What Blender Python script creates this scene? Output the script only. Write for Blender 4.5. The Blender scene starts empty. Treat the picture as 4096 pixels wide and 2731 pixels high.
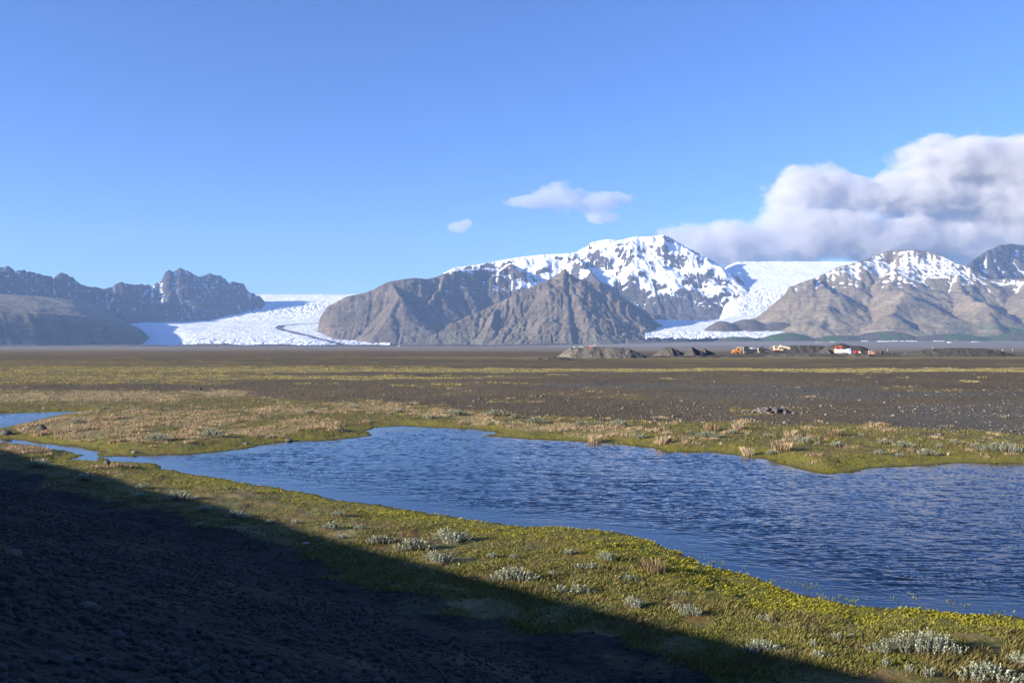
import bpy, math, random
import numpy as np

# ------------------------------------------------------------------ camera, sky, sun, exposure
R = math.radians
F = 3547.0            # focal length in photo pixels (photo 4096 wide)
HZ = 1385.0           # horizon row
EYE = 6.0             # eye height above the pond
S = bpy.context.scene
COL = S.collection
cd = bpy.data.cameras.new('camera')
cam = bpy.data.objects.new('camera', cd)
COL.objects.link(cam)
cam.location = (0, 0, EYE)
cam.rotation_euler = (R(90), 0, 0)
cd.sensor_width = 36.0
cd.lens = F / 4096 * 36
cd.shift_y = (HZ - 1365.5) / 4096
cd.clip_start = 0.2
cd.clip_end = 80000
S.camera = cam

SUN_EL = R(14.8)
SUN_AZ = R(202)        # direction towards the sun, counter-clockwise from +X (180 = due left)
sl = bpy.data.lights.new('sun', 'SUN')
sun = bpy.data.objects.new('sun', sl)
COL.objects.link(sun)
from mathutils import Vector
sdir = Vector((math.cos(SUN_AZ) * math.cos(SUN_EL), math.sin(SUN_AZ) * math.cos(SUN_EL), math.sin(SUN_EL)))
sun.rotation_euler = sdir.to_track_quat('Z', 'Y').to_euler()
sl.energy = 5.0
sl.angle = R(0.6)
sl.color = (1.0, 0.88, 0.73)

W = bpy.data.worlds.new('World')
S.world = W
W.use_nodes = True
wn = W.node_tree
bg = wn.nodes['Background']
sky = wn.nodes.new('ShaderNodeTexSky')
sky.sky_type = 'NISHITA'
sky.sun_disc = False
sky.sun_elevation = SUN_EL
sky.sun_rotation = R(90) - SUN_AZ
sky.altitude = 50
sky.air_density = 0.9
sky.dust_density = 0.25
sky.ozone_density = 2.0
tint = wn.nodes.new('ShaderNodeMix'); tint.data_type = 'RGBA'; tint.blend_type = 'MULTIPLY'
tint.inputs[0].default_value = 1.0; tint.inputs[7].default_value = (0.575, 0.80, 1.36, 1)   # the camera's cool daylight balance
wn.links.new(sky.outputs[0], tint.inputs[6])
wn.links.new(tint.outputs[2], bg.inputs[0])
bg.inputs[1].default_value = 0.062

S.view_settings.view_transform = 'Standard'
S.view_settings.look = 'None'
S.view_settings.exposure = 1.52
S.view_settings.gamma = 1
S.render.engine = 'CYCLES'
cy = S.cycles
cy.use_denoising = True
cy.denoiser = 'OPENIMAGEDENOISE'
cy.max_bounces = 8
cy.diffuse_bounces = 2
cy.glossy_bounces = 3
cy.volume_bounces = 4
cy.transparent_max_bounces = 8
cy.sample_clamp_indirect = 4
cy.volume_max_steps = 512

random.seed(7)
RNG = np.random.default_rng(7)

# ------------------------------------------------------------------ helpers
def gp(px, py, z=0.0):
    """photo pixel -> point on the level z"""
    D = (EYE - z) * F / (py - HZ)
    return ((px - 2048) * D / F, D)

def wp(px, py, D):
    """photo pixel at depth D -> x, y, z"""
    return ((px - 2048) * D / F, D, EYE + (HZ - py) * D / F)

def _hash(ix, iy, seed):
    h = (ix.astype(np.int64) * 374761393 + iy.astype(np.int64) * 668265263 + seed * 1442695041) & 0xffffffff
    h = ((h ^ (h >> 13)) * 1274126177) & 0xffffffff
    h = h ^ (h >> 16)
    return (h & 0xffff) / 65535.0

def noise2(x, y, seed=0):
    ix = np.floor(x); iy = np.floor(y)
    fx = x - ix; fy = y - iy
    ux = fx * fx * fx * (fx * (fx * 6 - 15) + 10); uy = fy * fy * fy * (fy * (fy * 6 - 15) + 10)
    def g(dx, dy):
        a = _hash(ix + dx, iy + dy, seed) * 2 * math.pi
        return np.cos(a) * (fx - dx) + np.sin(a) * (fy - dy)
    a = g(0, 0); b = g(1, 0); c = g(0, 1); d = g(1, 1)
    return (a + (b - a) * ux + (c - a) * uy + (a - b - c + d) * ux * uy) * 1.5

def fbm(x, y, o=5, seed=0, gain=0.5):
    s = 0; a = 1.0; t = 0
    for k in range(o):
        s = s + a * noise2(x * 2 ** k + 17.3 * k, y * 2 ** k - 9.1 * k, seed + k)
        t += a; a *= gain
    return s / t

def ridged(x, y, o=5, seed=0, gain=0.5):
    s = 0; a = 1.0; t = 0
    for k in range(o):
        s = s + a * (1 - np.abs(noise2(x * 2 ** k + 7.3 * k, y * 2 ** k - 3.1 * k, seed + k)) * 2)
        t += a; a *= gain
    return s / t

def ss(a, b, x):
    t = np.clip((x - a) / (b - a), 0, 1)
    return t * t * (3 - 2 * t)

def mesh_np(name, verts, faces, mats, parent=None, attrs=None, smooth=True, matidx=None):
    verts = np.asarray(verts, dtype=np.float32); faces = np.asarray(faces, dtype=np.int32)
    me = bpy.data.meshes.new(name)
    n = faces.shape[1]
    me.vertices.add(len(verts)); me.vertices.foreach_set('co', verts.ravel())
    me.loops.add(faces.size); me.loops.foreach_set('vertex_index', faces.ravel())
    me.polygons.add(len(faces))
    me.polygons.foreach_set('loop_start', np.arange(0, faces.size, n, dtype=np.int32))
    me.polygons.foreach_set('loop_total', np.full(len(faces), n, dtype=np.int32))
    if smooth:
        me.polygons.foreach_set('use_smooth', np.ones(len(faces), dtype=bool))
    if matidx is not None:
        me.polygons.foreach_set('material_index', np.asarray(matidx, dtype=np.int32))
    for m in (mats if isinstance(mats, (list, tuple)) else [mats]):
        me.materials.append(m)
    for k, v in (attrs or {}).items():
        a = me.attributes.new(k, 'FLOAT', 'POINT')
        a.data.foreach_set('value', np.asarray(v, dtype=np.float32).ravel())
    me.update(calc_edges=True)
    me.validate()
    o = bpy.data.objects.new(name, me)
    COL.objects.link(o)
    if parent is not None:
        o.parent = parent
    return o

def tag(o, label=None, cat=None, group=None, kind=None):
    if label: o['label'] = label
    if cat: o['category'] = cat
    if group: o['group'] = group
    if kind: o['kind'] = kind
    return o

def empty(name, loc, rz=0.0):
    o = bpy.data.objects.new(name, None)
    COL.objects.link(o); o.location = loc; o.rotation_euler = (0, 0, rz)
    o.empty_display_size = 0.2
    return o

def grid_faces(nr, nc, wrap=False):
    r = np.arange(nr - 1)[:, None]; c = np.arange(nc if wrap else nc - 1)[None, :]
    c2 = (c + 1) % nc
    a = r * nc + c; b = r * nc + c2; d = (r + 1) * nc + c; e = (r + 1) * nc + c2
    return np.stack([a, b, e, d], -1).reshape(-1, 4)

# ------------------------------------------------------------------ node helper
class NT:
    def __init__(s, name):
        s.m = bpy.data.materials.new(name); s.m.use_nodes = True
        s.t = s.m.node_tree; s.b = s.t.nodes.get('Principled BSDF'); s.out = s.t.nodes.get('Material Output')
    def n(s, typ, **kw):
        nd = s.t.nodes.new(typ)
        for k, v in kw.items(): setattr(nd, k, v)
        return nd
    def put(s, sock, v):
        if isinstance(v, bpy.types.NodeSocket): s.t.links.new(v, sock)
        elif isinstance(v, (tuple, list)) and len(v) == 3 and sock.type == 'RGBA': sock.default_value = (*v, 1)
        else: sock.default_value = v
    def math(s, op, a, b=0.0, clamp=False):
        nd = s.n('ShaderNodeMath', operation=op, use_clamp=clamp); s.put(nd.inputs[0], a); s.put(nd.inputs[1], b); return nd.outputs[0]
    def mix(s, f, a, b, blend='MIX'):
        nd = s.n('ShaderNodeMix', data_type='RGBA', blend_type=blend)
        s.put(nd.inputs[0], f); s.put(nd.inputs[6], a); s.put(nd.inputs[7], b); return nd.outputs[2]
    def coord(s, scale=(1, 1, 1), rot=(0, 0, 0), src='Object'):
        tc = s.n('ShaderNodeTexCoord'); mp = s.n('ShaderNodeMapping')
        s.t.links.new(tc.outputs[src], mp.inputs[0]); mp.inputs['Scale'].default_value = scale; mp.inputs['Rotation'].default_value = rot
        return mp.outputs[0]
    def noise(s, vec, scale=1.0, detail=5, rough=0.55, dist=0.0):
        nd = s.n('ShaderNodeTexNoise'); s.put(nd.inputs['Vector'], vec); nd.inputs['Scale'].default_value = scale
        nd.inputs['Detail'].default_value = detail; nd.inputs['Roughness'].default_value = rough; nd.inputs['Distortion'].default_value = dist
        return nd.outputs[0]
    def vor(s, vec, scale, feature='F1', out='Distance', rnd=1.0):
        nd = s.n('ShaderNodeTexVoronoi', feature=feature); s.put(nd.inputs['Vector'], vec); nd.inputs['Scale'].default_value = scale
        nd.inputs['Randomness'].default_value = rnd
        return nd.outputs[out]
    def ramp(s, fac, *st):
        nd = s.n('ShaderNodeValToRGB'); s.put(nd.inputs[0], fac); e = nd.color_ramp.elements
        while len(e) < len(st): e.new(0.5)
        for el, (p, c) in zip(e, st):
            el.position = p; el.color = (*c, 1) if isinstance(c, tuple) else (c, c, c, 1)
        return nd.outputs[0]
    def sm(s, x, a, b):
        nd = s.n('ShaderNodeMapRange', interpolation_type='SMOOTHSTEP'); s.put(nd.inputs[0], x)
        nd.inputs[1].default_value = a; nd.inputs[2].default_value = b; return nd.outputs[0]
    def attr(s, name):
        return s.n('ShaderNodeAttribute', attribute_name=name).outputs['Fac']
    def bump(s, h, strength=1.0, dist=1.0, normal=None):
        nd = s.n('ShaderNodeBump'); s.put(nd.inputs['Height'], h); nd.inputs['Strength'].default_value = strength
        nd.inputs['Distance'].default_value = dist
        if normal is not None: s.put(nd.inputs['Normal'], normal)
        return nd.outputs[0]
    def set(s, col=None, rough=None, normal=None, spec=None, metal=None):
        if col is not None: s.put(s.b.inputs['Base Color'], col)
        if rough is not None: s.put(s.b.inputs['Roughness'], rough)
        if normal is not None: s.put(s.b.inputs['Normal'], normal)
        if spec is not None: s.put(s.b.inputs['Specular IOR Level'], spec)
        if metal is not None: s.put(s.b.inputs['Metallic'], metal)
        return s.m

# ------------------------------------------------------------------ pond and ground
K = 4096 / 2352.0
def poly(pts):
    return np.array([gp(x * K, y * K) for x, y in pts])
POND = poly([(225, 1049), (330, 1045), (430, 1043), (560, 1030), (640, 1014), (760, 1010), (850, 1000), (832, 989), (860, 981), (920, 977),
             (1000, 981), (1080, 984), (1140, 990), (1150, 995), (1115, 1001), (1200, 1006), (1320, 1012), (1420, 1018), (1500, 1027), (1530, 1037),
             (1640, 1037), (1700, 1045), (1760, 1053), (1830, 1075), (1900, 1086), (1950, 1085), (1990, 1073), (2050, 1070), (2130, 1067),
             (2200, 1062), (2352, 1064), (2700, 1070), (3100, 1120), (3300, 1400), (2900, 1580), (2600, 1490), (2352, 1423), (2200, 1412),
             (2100, 1406), (1980, 1400), (1900, 1385), (1800, 1360), (1720, 1330), (1650, 1311), (1600, 1298), (1560, 1275), (1480, 1240),
             (1400, 1225), (1300, 1212), (1200, 1212), (1100, 1200), (960, 1178), (860, 1160), (760, 1150), (680, 1130), (600, 1118),
             (500, 1100), (420, 1090), (365, 1077), (340, 1064), (240, 1060)])
CREEK = poly([(-500, 995), (0, 1007), (60, 1011), (130, 1021), (200, 1028), (237, 1038), (232, 1049), (240, 1061), (150, 1056), (178, 1045), (150, 1037),
              (60, 1022), (0, 1018), (-500, 1010)])
INLET = poly([(-500, 960), (0, 948), (120, 945), (215, 943), (150, 951), (95, 964), (40, 977), (0, 985), (-500, 1003)])
PUD1 = poly([(960, 864.5), (1060, 865), (1100, 866.5), (1000, 868)])
PUD2 = poly([(540, 871.5), (600, 871), (650, 873), (560, 873.6)])
WATERS = [POND, CREEK, INLET, PUD1, PUD2]

def sdf_poly(x, y, P):
    """negative inside"""
    d2 = np.full(x.shape, 1e18); inside = np.zeros(x.shape, bool)
    n = len(P)
    for i in range(n):
        ax, ay = P[i]; bx, by = P[(i + 1) % n]
        ex, ey = bx - ax, by - ay
        wx = x - ax; wy = y - ay
        t = np.clip((wx * ex + wy * ey) / (ex * ex + ey * ey + 1e-12), 0, 1)
        dx = wx - ex * t; dy = wy - ey * t
        d2 = np.minimum(d2, dx * dx + dy * dy)
        c = ((ay <= y) & (by > y)) | ((by <= y) & (ay > y))
        xi = ax + (y - ay) / np.where(abs(by - ay) < 1e-12, 1e-12, by - ay) * ex
        inside ^= c & (x < xi)
    d = np.sqrt(d2)
    return np.where(inside, -d, d)

def shore(x, y):
    """distance to the water's edge, wobbled; negative in the water"""
    d = np.full(x.shape, 500.0)
    near = (y > 5) & (y < 260) & (np.abs(x) < 220)
    if near.any():
        xx = x[near]; yy = y[near]
        q = np.full(xx.shape, 500.0)
        for P in WATERS:
            q = np.minimum(q, sdf_poly(xx, yy, P))
        q = q + 0.34 * fbm(xx * 0.55, yy * 0.55, 4, 31) + 0.16 * fbm(xx * 2.3, yy * 2.3, 3, 37)
        d[near] = q
    return d

BK = math.sqrt(0.5)
TOPZ = 4.4
def bank_z(x, y):
    s = (x + y) * BK + 0.35 * fbm(x * 0.09, y * 0.09, 3, 5) * 2      # distance out from the road's edge
    out = (1 - np.clip(s / 11.8, 0, 1)) ** 1.15
    back = ss(-26, -12, s)
    return TOPZ * out * back + 0.25 * np.exp(-((s + 1.6) / 0.9) ** 2), s  # plus a low unseen berm behind the edge, added to shade the bank

def far_z(x, y):
    px = 2048 + x / np.maximum(y, 1) * F
    r = ss(5500, 10500, y) * (5 + 62 * ss(1900, 3100, px)) * ss(500, 1500, y)
    return r

def ground_z(x, y, d=None):
    if d is None: d = shore(x, y)
    b, s = bank_z(x, y)
    r = np.hypot(x, y)
    fade = ss(3, 16, s)
    humm = 0.07 * fbm(x * 0.8, y * 0.8, 4, 11) + 0.16 * fbm(x * 0.17, y * 0.17, 3, 12)
    z = 0.03 + 0.22 * ss(0, 2.5, d) + humm * ss(0.0, 2.0, d) * fade + 0.03 * fbm(x * 3, y * 3, 2, 15)
    z = z + 0.25 * ss(10, 60, d) + 0.35 * fbm(x * 0.03, y * 0.03, 3, 16) * ss(15, 60, d) * ss(1500, 700, r)
    z = np.where(d < 0, 0.03 - 0.30 * ss(0, -1.2, d) - 0.5 * ss(-1, -8, d), np.maximum(z, 0.03))
    z = z + b + far_z(x, y)
    z = z + (0.05 * fbm(x * 1.3, y * 1.3, 4, 21)) * np.clip(b / 2, 0, 1)
    return z

def region(x, y, els):
    """soft union of ellipses given in photo pixels (cx, cy, rx, ry)"""
    px = 2048 + x / np.maximum(y, 1) * F; py = HZ + EYE * F / np.maximum(y, 1)
    v = np.zeros(x.shape)
    for cx, cy_, rx, ry in els:
        v = np.maximum(v, 1 - np.sqrt(((px - cx) / rx) ** 2 + ((py - cy_) / ry) ** 2))
    return np.where(y > 5, v, 0)

TAN = [(330, 1720, 330, 75), (700, 1690, 360, 50), (620, 1760, 380, 32), (1150, 1655, 260, 22), (420, 1595, 460, 26), (900, 1580, 200, 16),
       (1500, 1640, 220, 28), (1750, 1660, 180, 22), (1240, 1710, 160, 32), (1900, 1690, 120, 24), (2200, 1720, 260, 20),
       (2480, 1745, 240, 22), (3150, 1790, 60, 16), (160, 1800, 260, 30), (1050, 1745, 220, 18), (100, 1600, 200, 24)]
VT = np.array([(-800, 900), (0, 900), (500, 903), (700, 924), (830, 930), (1000, 938), (1150, 952), (1400, 967), (1600, 975), (1800, 985),
               (2000, 990), (2200, 1003), (2352, 1010), (3200, 1040)]) * K

def masks(x, y, d=None):
    if d is None: d = shore(x, y)
    b, s = bank_z(x, y)
    ys = np.maximum(y, 1.0)
    px = 2048 + x / ys * F; py = HZ + EYE * F / ys
    nz = fbm(x * 0.25, y * 0.25, 4, 51)
    nz2 = fbm(x * 0.06, y * 0.06, 4, 52)
    bound = np.interp(px, VT[:, 0], VT[:, 1])
    dv = 6 * F / np.maximum(bound - HZ, 1) - y          # metres towards the viewer from the vegetation's far edge
    veg = ss(-3.5, 3.5, dv + nz * 9 + nz2 * 6) * ss(11.9, 14.0, s + nz * 2.2)
    veg = veg * (y > 8)
    # bands of thin vegetation on the plain
    wob = 9 * nz2 + 7 * fbm(x * 0.05, y * 0.05, 3, 53)
    band = np.maximum(ss(19, 9, np.abs(y - 207 + x * 0.02) + wob) * ss(-160, -60, x) * 1.25, 0.8 * ss(14, 6, np.abs(y - 165 - x * 0.03) + wob) * ss(40, -20, x))
    band = np.maximum(band, 0.9 * ss(60, 25, np.abs(y - 430) + 3.5 * wob) * ss(-250, 60, x))
    left = ss(0.05, 0.5, region(x, y, [(200, 1500, 1500, 75), (900, 1475, 1300, 16)]) + nz2 * 0.8) * 0.75
    far = ss(0.0, 0.35, fbm(x * 0.006, y * 0.02, 4, 61) - 0.04) * 0.7 * ss(230, 300, y) + ss(0.05, 0.3, fbm(x * 0.05, y * 0.05, 4, 62)) * 0.62 * ss(60, 90, y)
    thin = np.clip(np.maximum(np.maximum(band, left), far) * (0.9 + 0.6 * fbm(x * 0.16, y * 0.10, 4, 57)), 0, 1) * (d > 0)
    vegall = np.clip(np.maximum(veg, thin), 0, 1)
    moss = ss(3.6, 0.3, d + nz * 2.5) * (d < 6)
    near = ss(70, 30, np.hypot(x, y))
    moss = np.clip(moss * (0.75 + 0.25 * near), 0, 1)
    tan = ss(0.0, 0.45, region(x, y, TAN) + nz * 0.6 + 0.5 * fbm(x * 0.7, y * 0.7, 3, 56) - 0.05) * ss(0.6, 1.6, d)
    tan = np.maximum(tan, band * 0.55)
    grey = ss(0.0, 0.5, region(x, y, [(3900, 1680, 620, 85), (3300, 1590, 900, 35), (2600, 1560, 700, 22)]) + nz2 * 0.5)
    wet = ss(0.35, -0.1, d)
    yard = ss(0.0, 0.3, region(x, y, [(3200, 1426, 1000, 14)]) + nz2 * 0.1)
    outw = ss(0.0, 0.25, region(x, y, [(2900, 1387, 1300, 1.0)])) * 0
    return vegall, moss, tan, grey, wet, yard

def ground_material():
    g = NT('ground_material')
    co = g.coord()
    veg = g.attr('veg'); moss = g.attr('moss'); tan = g.attr('tan'); grey = g.attr('grey'); wet = g.attr('wet'); yard = g.attr('yard')
    bank = g.attr('bank'); far = g.attr('far')
    # gravel
    n1 = g.noise(co, 0.35, 8, 0.65); n2 = g.noise(co, 6.0, 8, 0.7); n3 = g.noise(co, 0.03, 6, 0.6)
    v1 = g.vor(co, 14.0, out='Color'); v2 = g.vor(co, 5.0, out='Color'); vd = g.vor(co, 14.0); vd2 = g.vor(co, 5.0); vd3 = g.vor(co, 38.0)
    hs = g.n('ShaderNodeSeparateColor'); g.put(hs.inputs[0], v1)
    hs2 = g.n('ShaderNodeSeparateColor'); g.put(hs2.inputs[0], v2)
    brown = g.ramp(n2, (0.25, (0.055, 0.038, 0.018)), (0.5, (0.105, 0.077, 0.040)), (0.75, (0.17, 0.130, 0.076)))
    cold = g.ramp(n2, (0.25, (0.052, 0.047, 0.038)), (0.5, (0.094, 0.086, 0.070)), (0.75, (0.155, 0.146, 0.125)))
    grav = g.mix(g.math('MULTIPLY', g.math('ADD', grey, yard, True), 0.9), brown, cold)
    grav = g.mix(bank, grav, g.mix(1.0, cold, (0.14, 0.14, 0.14), 'MULTIPLY'))  # bank gravel darkened in colour to deepen the shade there
    grav = g.mix(1.0, grav, g.ramp(hs.outputs[0], (0.0, 0.45), (0.75, 1.0), (0.93, 1.35), (1.0, 2.3)), 'MULTIPLY')
    grav = g.mix(g.sm(g.noise(co, 0.02, 7, 0.7), 0.35, 0.65), grav, g.mix(1.0, grav, (0.68, 0.68, 0.72), 'MULTIPLY'))
    grav = g.mix(g.math('MULTIPLY', g.sm(n1, 0.52, 0.66), 0.35), grav, (0.13, 0.115, 0.05))
    grav = g.mix(1.0, grav, (0.98, 0.98, 0.84), 'MULTIPLY')
    grav = g.mix(yard, grav, g.mix(1.0, grav, (0.60, 0.62, 0.66), 'MULTIPLY'))
    # vegetation cover
    c1 = g.noise(co, 1.3, 7, 0.65); c2 = g.noise(co, 9.0, 6, 0.7); c3 = g.noise(co, 0.22, 5, 0.6)
    grass = g.ramp(c2, (0.25, (0.035, 0.035, 0.009)), (0.5, (0.095, 0.092, 0.024)), (0.75, (0.19, 0.175, 0.06)))
    rust = g.ramp(c2, (0.25, (0.055, 0.032, 0.010)), (0.55, (0.135, 0.085, 0.024)), (0.8, (0.19, 0.13, 0.05)))
    cov = g.mix(g.sm(g.math('ADD', g.math('MULTIPLY', c1, 0.6), g.math('MULTIPLY', g.noise(g.coord(), 0.45, 6, 0.65), 0.4)), 0.46, 0.56), grass, rust)
    mossc = g.ramp(c2, (0.28, (0.05, 0.05, 0.007)), (0.5, (0.15, 0.14, 0.014)), (0.75, (0.29, 0.26, 0.03)))
    cov = g.mix(g.math('MULTIPLY', moss, g.sm(c3, 0.25, 0.5)), cov, mossc)
    tanc = g.ramp(c2, (0.25, (0.12, 0.095, 0.04)), (0.5, (0.25, 0.205, 0.095)), (0.8, (0.37, 0.31, 0.17)))
    cov = g.mix(g.math('MULTIPLY', tan, 0.75), cov, tanc)
    vm = g.sm(g.math('ADD', veg, g.math('MULTIPLY', g.math('SUBTRACT', c1, 0.5), 1.1)), 0.38, 0.62)
    col = g.mix(vm, grav, cov)
    # far plain, a little paler
    fn = g.noise(g.coord((1, 6, 1)), 0.0016, 8, 0.62)
    farc = g.ramp(fn, (0.3, (0.12, 0.105, 0.082)), (0.5, (0.165, 0.148, 0.118)), (0.62, (0.22, 0.20, 0.155)), (0.75, (0.29, 0.265, 0.215)))
    farg = g.mix(g.math('MULTIPLY', g.attr('green'), g.sm(g.noise(co, 0.0012, 6, 0.6), 0.40, 0.58)), farc, (0.055, 0.085, 0.035))
    farg = g.mix(g.attr('silt'), farg, (0.20, 0.185, 0.155))
    col = g.mix(far, col, farg)
    col = g.mix(wet, col, g.mix(1.0, col, (0.42, 0.40, 0.34), 'MULTIPLY'))
    h = g.math('ADD', g.math('MULTIPLY', g.math('SUBTRACT', 1.0, vd2), 0.05), g.math('MULTIPLY', g.math('SUBTRACT', 1.0, vd), 0.022))
    h = g.math('ADD', h, g.math('MULTIPLY', vd3, -0.008))
    h = g.math('ADD', h, g.math('MULTIPLY', n2, 0.02))
    hv = g.math('ADD', g.math('MULTIPLY', c2, 0.05), g.math('MULTIPLY', c1, 0.12))
    hh = g.math('ADD', g.math('MULTIPLY', h, g.math('SUBTRACT', 1.0, vm)), g.math('MULTIPLY', hv, vm))
    nb = g.bump(hh, 0.9, 1.0)
    return g.set(col, 0.92, nb, spec=0.25)

def build_ground():
    half = math.atan(2048 / F) + 0.02
    a_in = np.linspace(-half, half, 860)
    a_out = np.linspace(half, 2 * math.pi - half, 120)[1:-1]
    ang = np.concatenate([a_in, a_out])
    rr = [1.2]
    while rr[-1] < 17500:
        r = rr[-1]
        st = 0.0065 if 7 < r < 80 else (0.016 if r < 600 else 0.03)
        if r < 5: st = 0.05
        rr.append(r * (1 + st))
    rr = np.array(rr)
    A, Rr = np.meshgrid(ang, rr)
    x = np.sin(A) * Rr; y = np.cos(A) * Rr
    xf = x.ravel(); yf = y.ravel()
    d = shore(xf, yf)
    z = ground_z(xf, yf, d)
    veg, moss, tan, grey, wet, yard = masks(xf, yf, d)
    b, s = bank_z(xf, yf)
    far = ss(450, 1500, yf + 400 * fbm(xf * 0.0012, yf * 0.003, 3, 71)) * (yf > 0)
    px = 2048 + xf / np.maximum(yf, 1) * F
    zz = (z - EYE) / np.maximum(yf, 1) * F
    green = ss(9000, 10200, yf) * ss(2350, 2900, px)
    silt = ss(0.1, 0.6, ss(6800, 7300, yf) * ss(9000, 8300, yf) * ss(2050, 2350, px) * ss(3500, 2900, px) + 0.5 * fbm(xf * 0.0006, yf * 0.0014, 4, 77) * (yf > 6000) * ss(600, 1500, px)) * (yf > 4000)
    v = np.stack([xf, yf, z], -1)
    v = np.vstack([v, [[0, 0, float(ground_z(np.array([0.0]), np.array([0.0]))[0])]]])
    fc = grid_faces(len(rr), len(ang), True)[:, ::-1]
    c = len(v) - 1; n = len(ang)
    app = lambda a: np.append(a, 0.0)
    # centre fan as degenerate-free quads is awkward: close it with one n-gon's worth of triangles stored as quads of two cells
    fan = np.array([[c, (2 * i) % n, (2 * i + 1) % n, (2 * i + 2) % n] for i in range(n // 2)])
    fc = np.vstack([fc, fan])
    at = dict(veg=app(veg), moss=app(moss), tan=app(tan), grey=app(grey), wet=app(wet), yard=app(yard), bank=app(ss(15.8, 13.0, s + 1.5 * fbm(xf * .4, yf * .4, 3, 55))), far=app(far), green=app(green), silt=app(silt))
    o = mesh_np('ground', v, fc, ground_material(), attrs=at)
    tag(o, kind='structure')
    return o

def water_material():
    g = NT('water_material')
    n2 = g.noise(g.coord((0.6, 1.0, 1)), 9.0, 3, 0.6, 0.4)
    nb = g.bump(n2, 0.25, 0.02)
    g.set((0.003, 0.010, 0.026), 0.03, nb, spec=0.5)
    g.b.inputs['IOR'].default_value = 1.333
    return g.m

def build_water():
    half = math.atan(2048 / F)
    ang = np.concatenate([np.linspace(-half - 0.3, -half - 0.02, 90), np.linspace(-half - 0.019, half + 0.05, 1120), np.linspace(half + 0.051, half + 0.36, 130)])
    rr = np.exp(np.linspace(math.log(11.0), math.log(95.0), 860))
    A, Rr = np.meshgrid(ang, rr)
    x = np.sin(A).ravel() * Rr.ravel(); y = np.cos(A).ravel() * Rr.ravel()
    d = shore(x, y)
    q = np.maximum(-d, 0)
    s = (x + y) * BK
    near = ss(31, 24, s)                                            # wind-sheltered strip along the near bank
    amp = (ss(0.2, 3.6, q + 0.8 * fbm(x * .3, y * .3, 2, 503)) * near + ss(-0.1, 1.6, q) * (1 - near))
    gust = 0.92 + 0.6 * fbm(x * 0.10, y * 0.16, 3, 501)
    # ripples bend round towards the near shore
    bend = np.exp(-q / 6.0) * near
    u = x * (1 - 0.15 * bend); w = y + 0.10 * x + 0.55 * q * bend + 0.35 * fbm(x * .12, y * .12, 3, 505)
    h = 0.022 * noise2(u * 0.42, w * 1.25, 511)
    h += 0.026 * (1 - 2 * np.abs(noise2(u * 0.75 + 9, w * 3.7, 512)))
    h += 0.025 * (1 - 2 * np.abs(noise2(u * 1.5 + 0.4 * w, w * 7.0, 513)))
    h += 0.012 * noise2(u * 2.8, w * 11.0, 514)
    amp = amp * (1 - 0.93 * ss(0.0, 0.5, region(x, y, [(1545, 1714, 190, 17), (2655, 1796, 70, 11), (2400, 1778, 80, 9), (1980, 1738, 80, 9)])))
    z = h * amp * gust * 0.86
    z = z + 0.0012 * noise2(x * 2.2, w * 6, 515)
    v = np.stack([x, y, z], -1)
    f = grid_faces(len(rr), len(ang))[:, ::-1]
    f = f[(d[f] < 0.9).any(1)]
    # far puddles on the plain
    extra = []
    n0 = len(v)
    for (x0, x1, y0, y1) in ((-90, -30, 120, 190),):
        extra += [(x0, y0, 0.0), (x1, y0, 0.0), (x1, y1, 0.0), (x0, y1, 0.0)]
    v = np.vstack([v, extra]); f = np.vstack([f, [[n0, n0 + 1, n0 + 2, n0 + 3]]])
    used = np.unique(f); rm = np.full(len(v), -1); rm[used] = np.arange(len(used))
    o = mesh_np('water', v[used], rm[f], water_material())
    tag(o, kind='structure')

# ------------------------------------------------------------------ mountains
def tent(X, Y, lines, p=1.25):
    """height of roof-like ridges; lines = [([(x,y,z)...], run, power)]"""
    H = np.zeros(X.shape)
    for pts, run, pw in lines:
        for (ax, ay, az), (bx, by, bz) in zip(pts[:-1], pts[1:]):
            ex, ey = bx - ax, by - ay
            t = np.clip(((X - ax) * ex + (Y - ay) * ey) / (ex * ex + ey * ey + 1e-9), 0, 1)
            dx = X - ax - ex * t; dy = Y - ay - ey * t
            dist = np.hypot(dx, dy)
            z = az + (bz - az) * t
            r = run * np.maximum(z, 60) / 1000.0
            h = z * np.clip(1 - dist / r, 0, 1) ** pw
            H = np.maximum(H, h)
    return H

def blur(a, n):
    for _ in range(n):
        p = np.pad(a, 1, mode='edge')
        a = (p[:-2, 1:-1] + p[2:, 1:-1] + p[1:-1, :-2] + p[1:-1, 2:] + 2 * a) / 6
    return a

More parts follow.
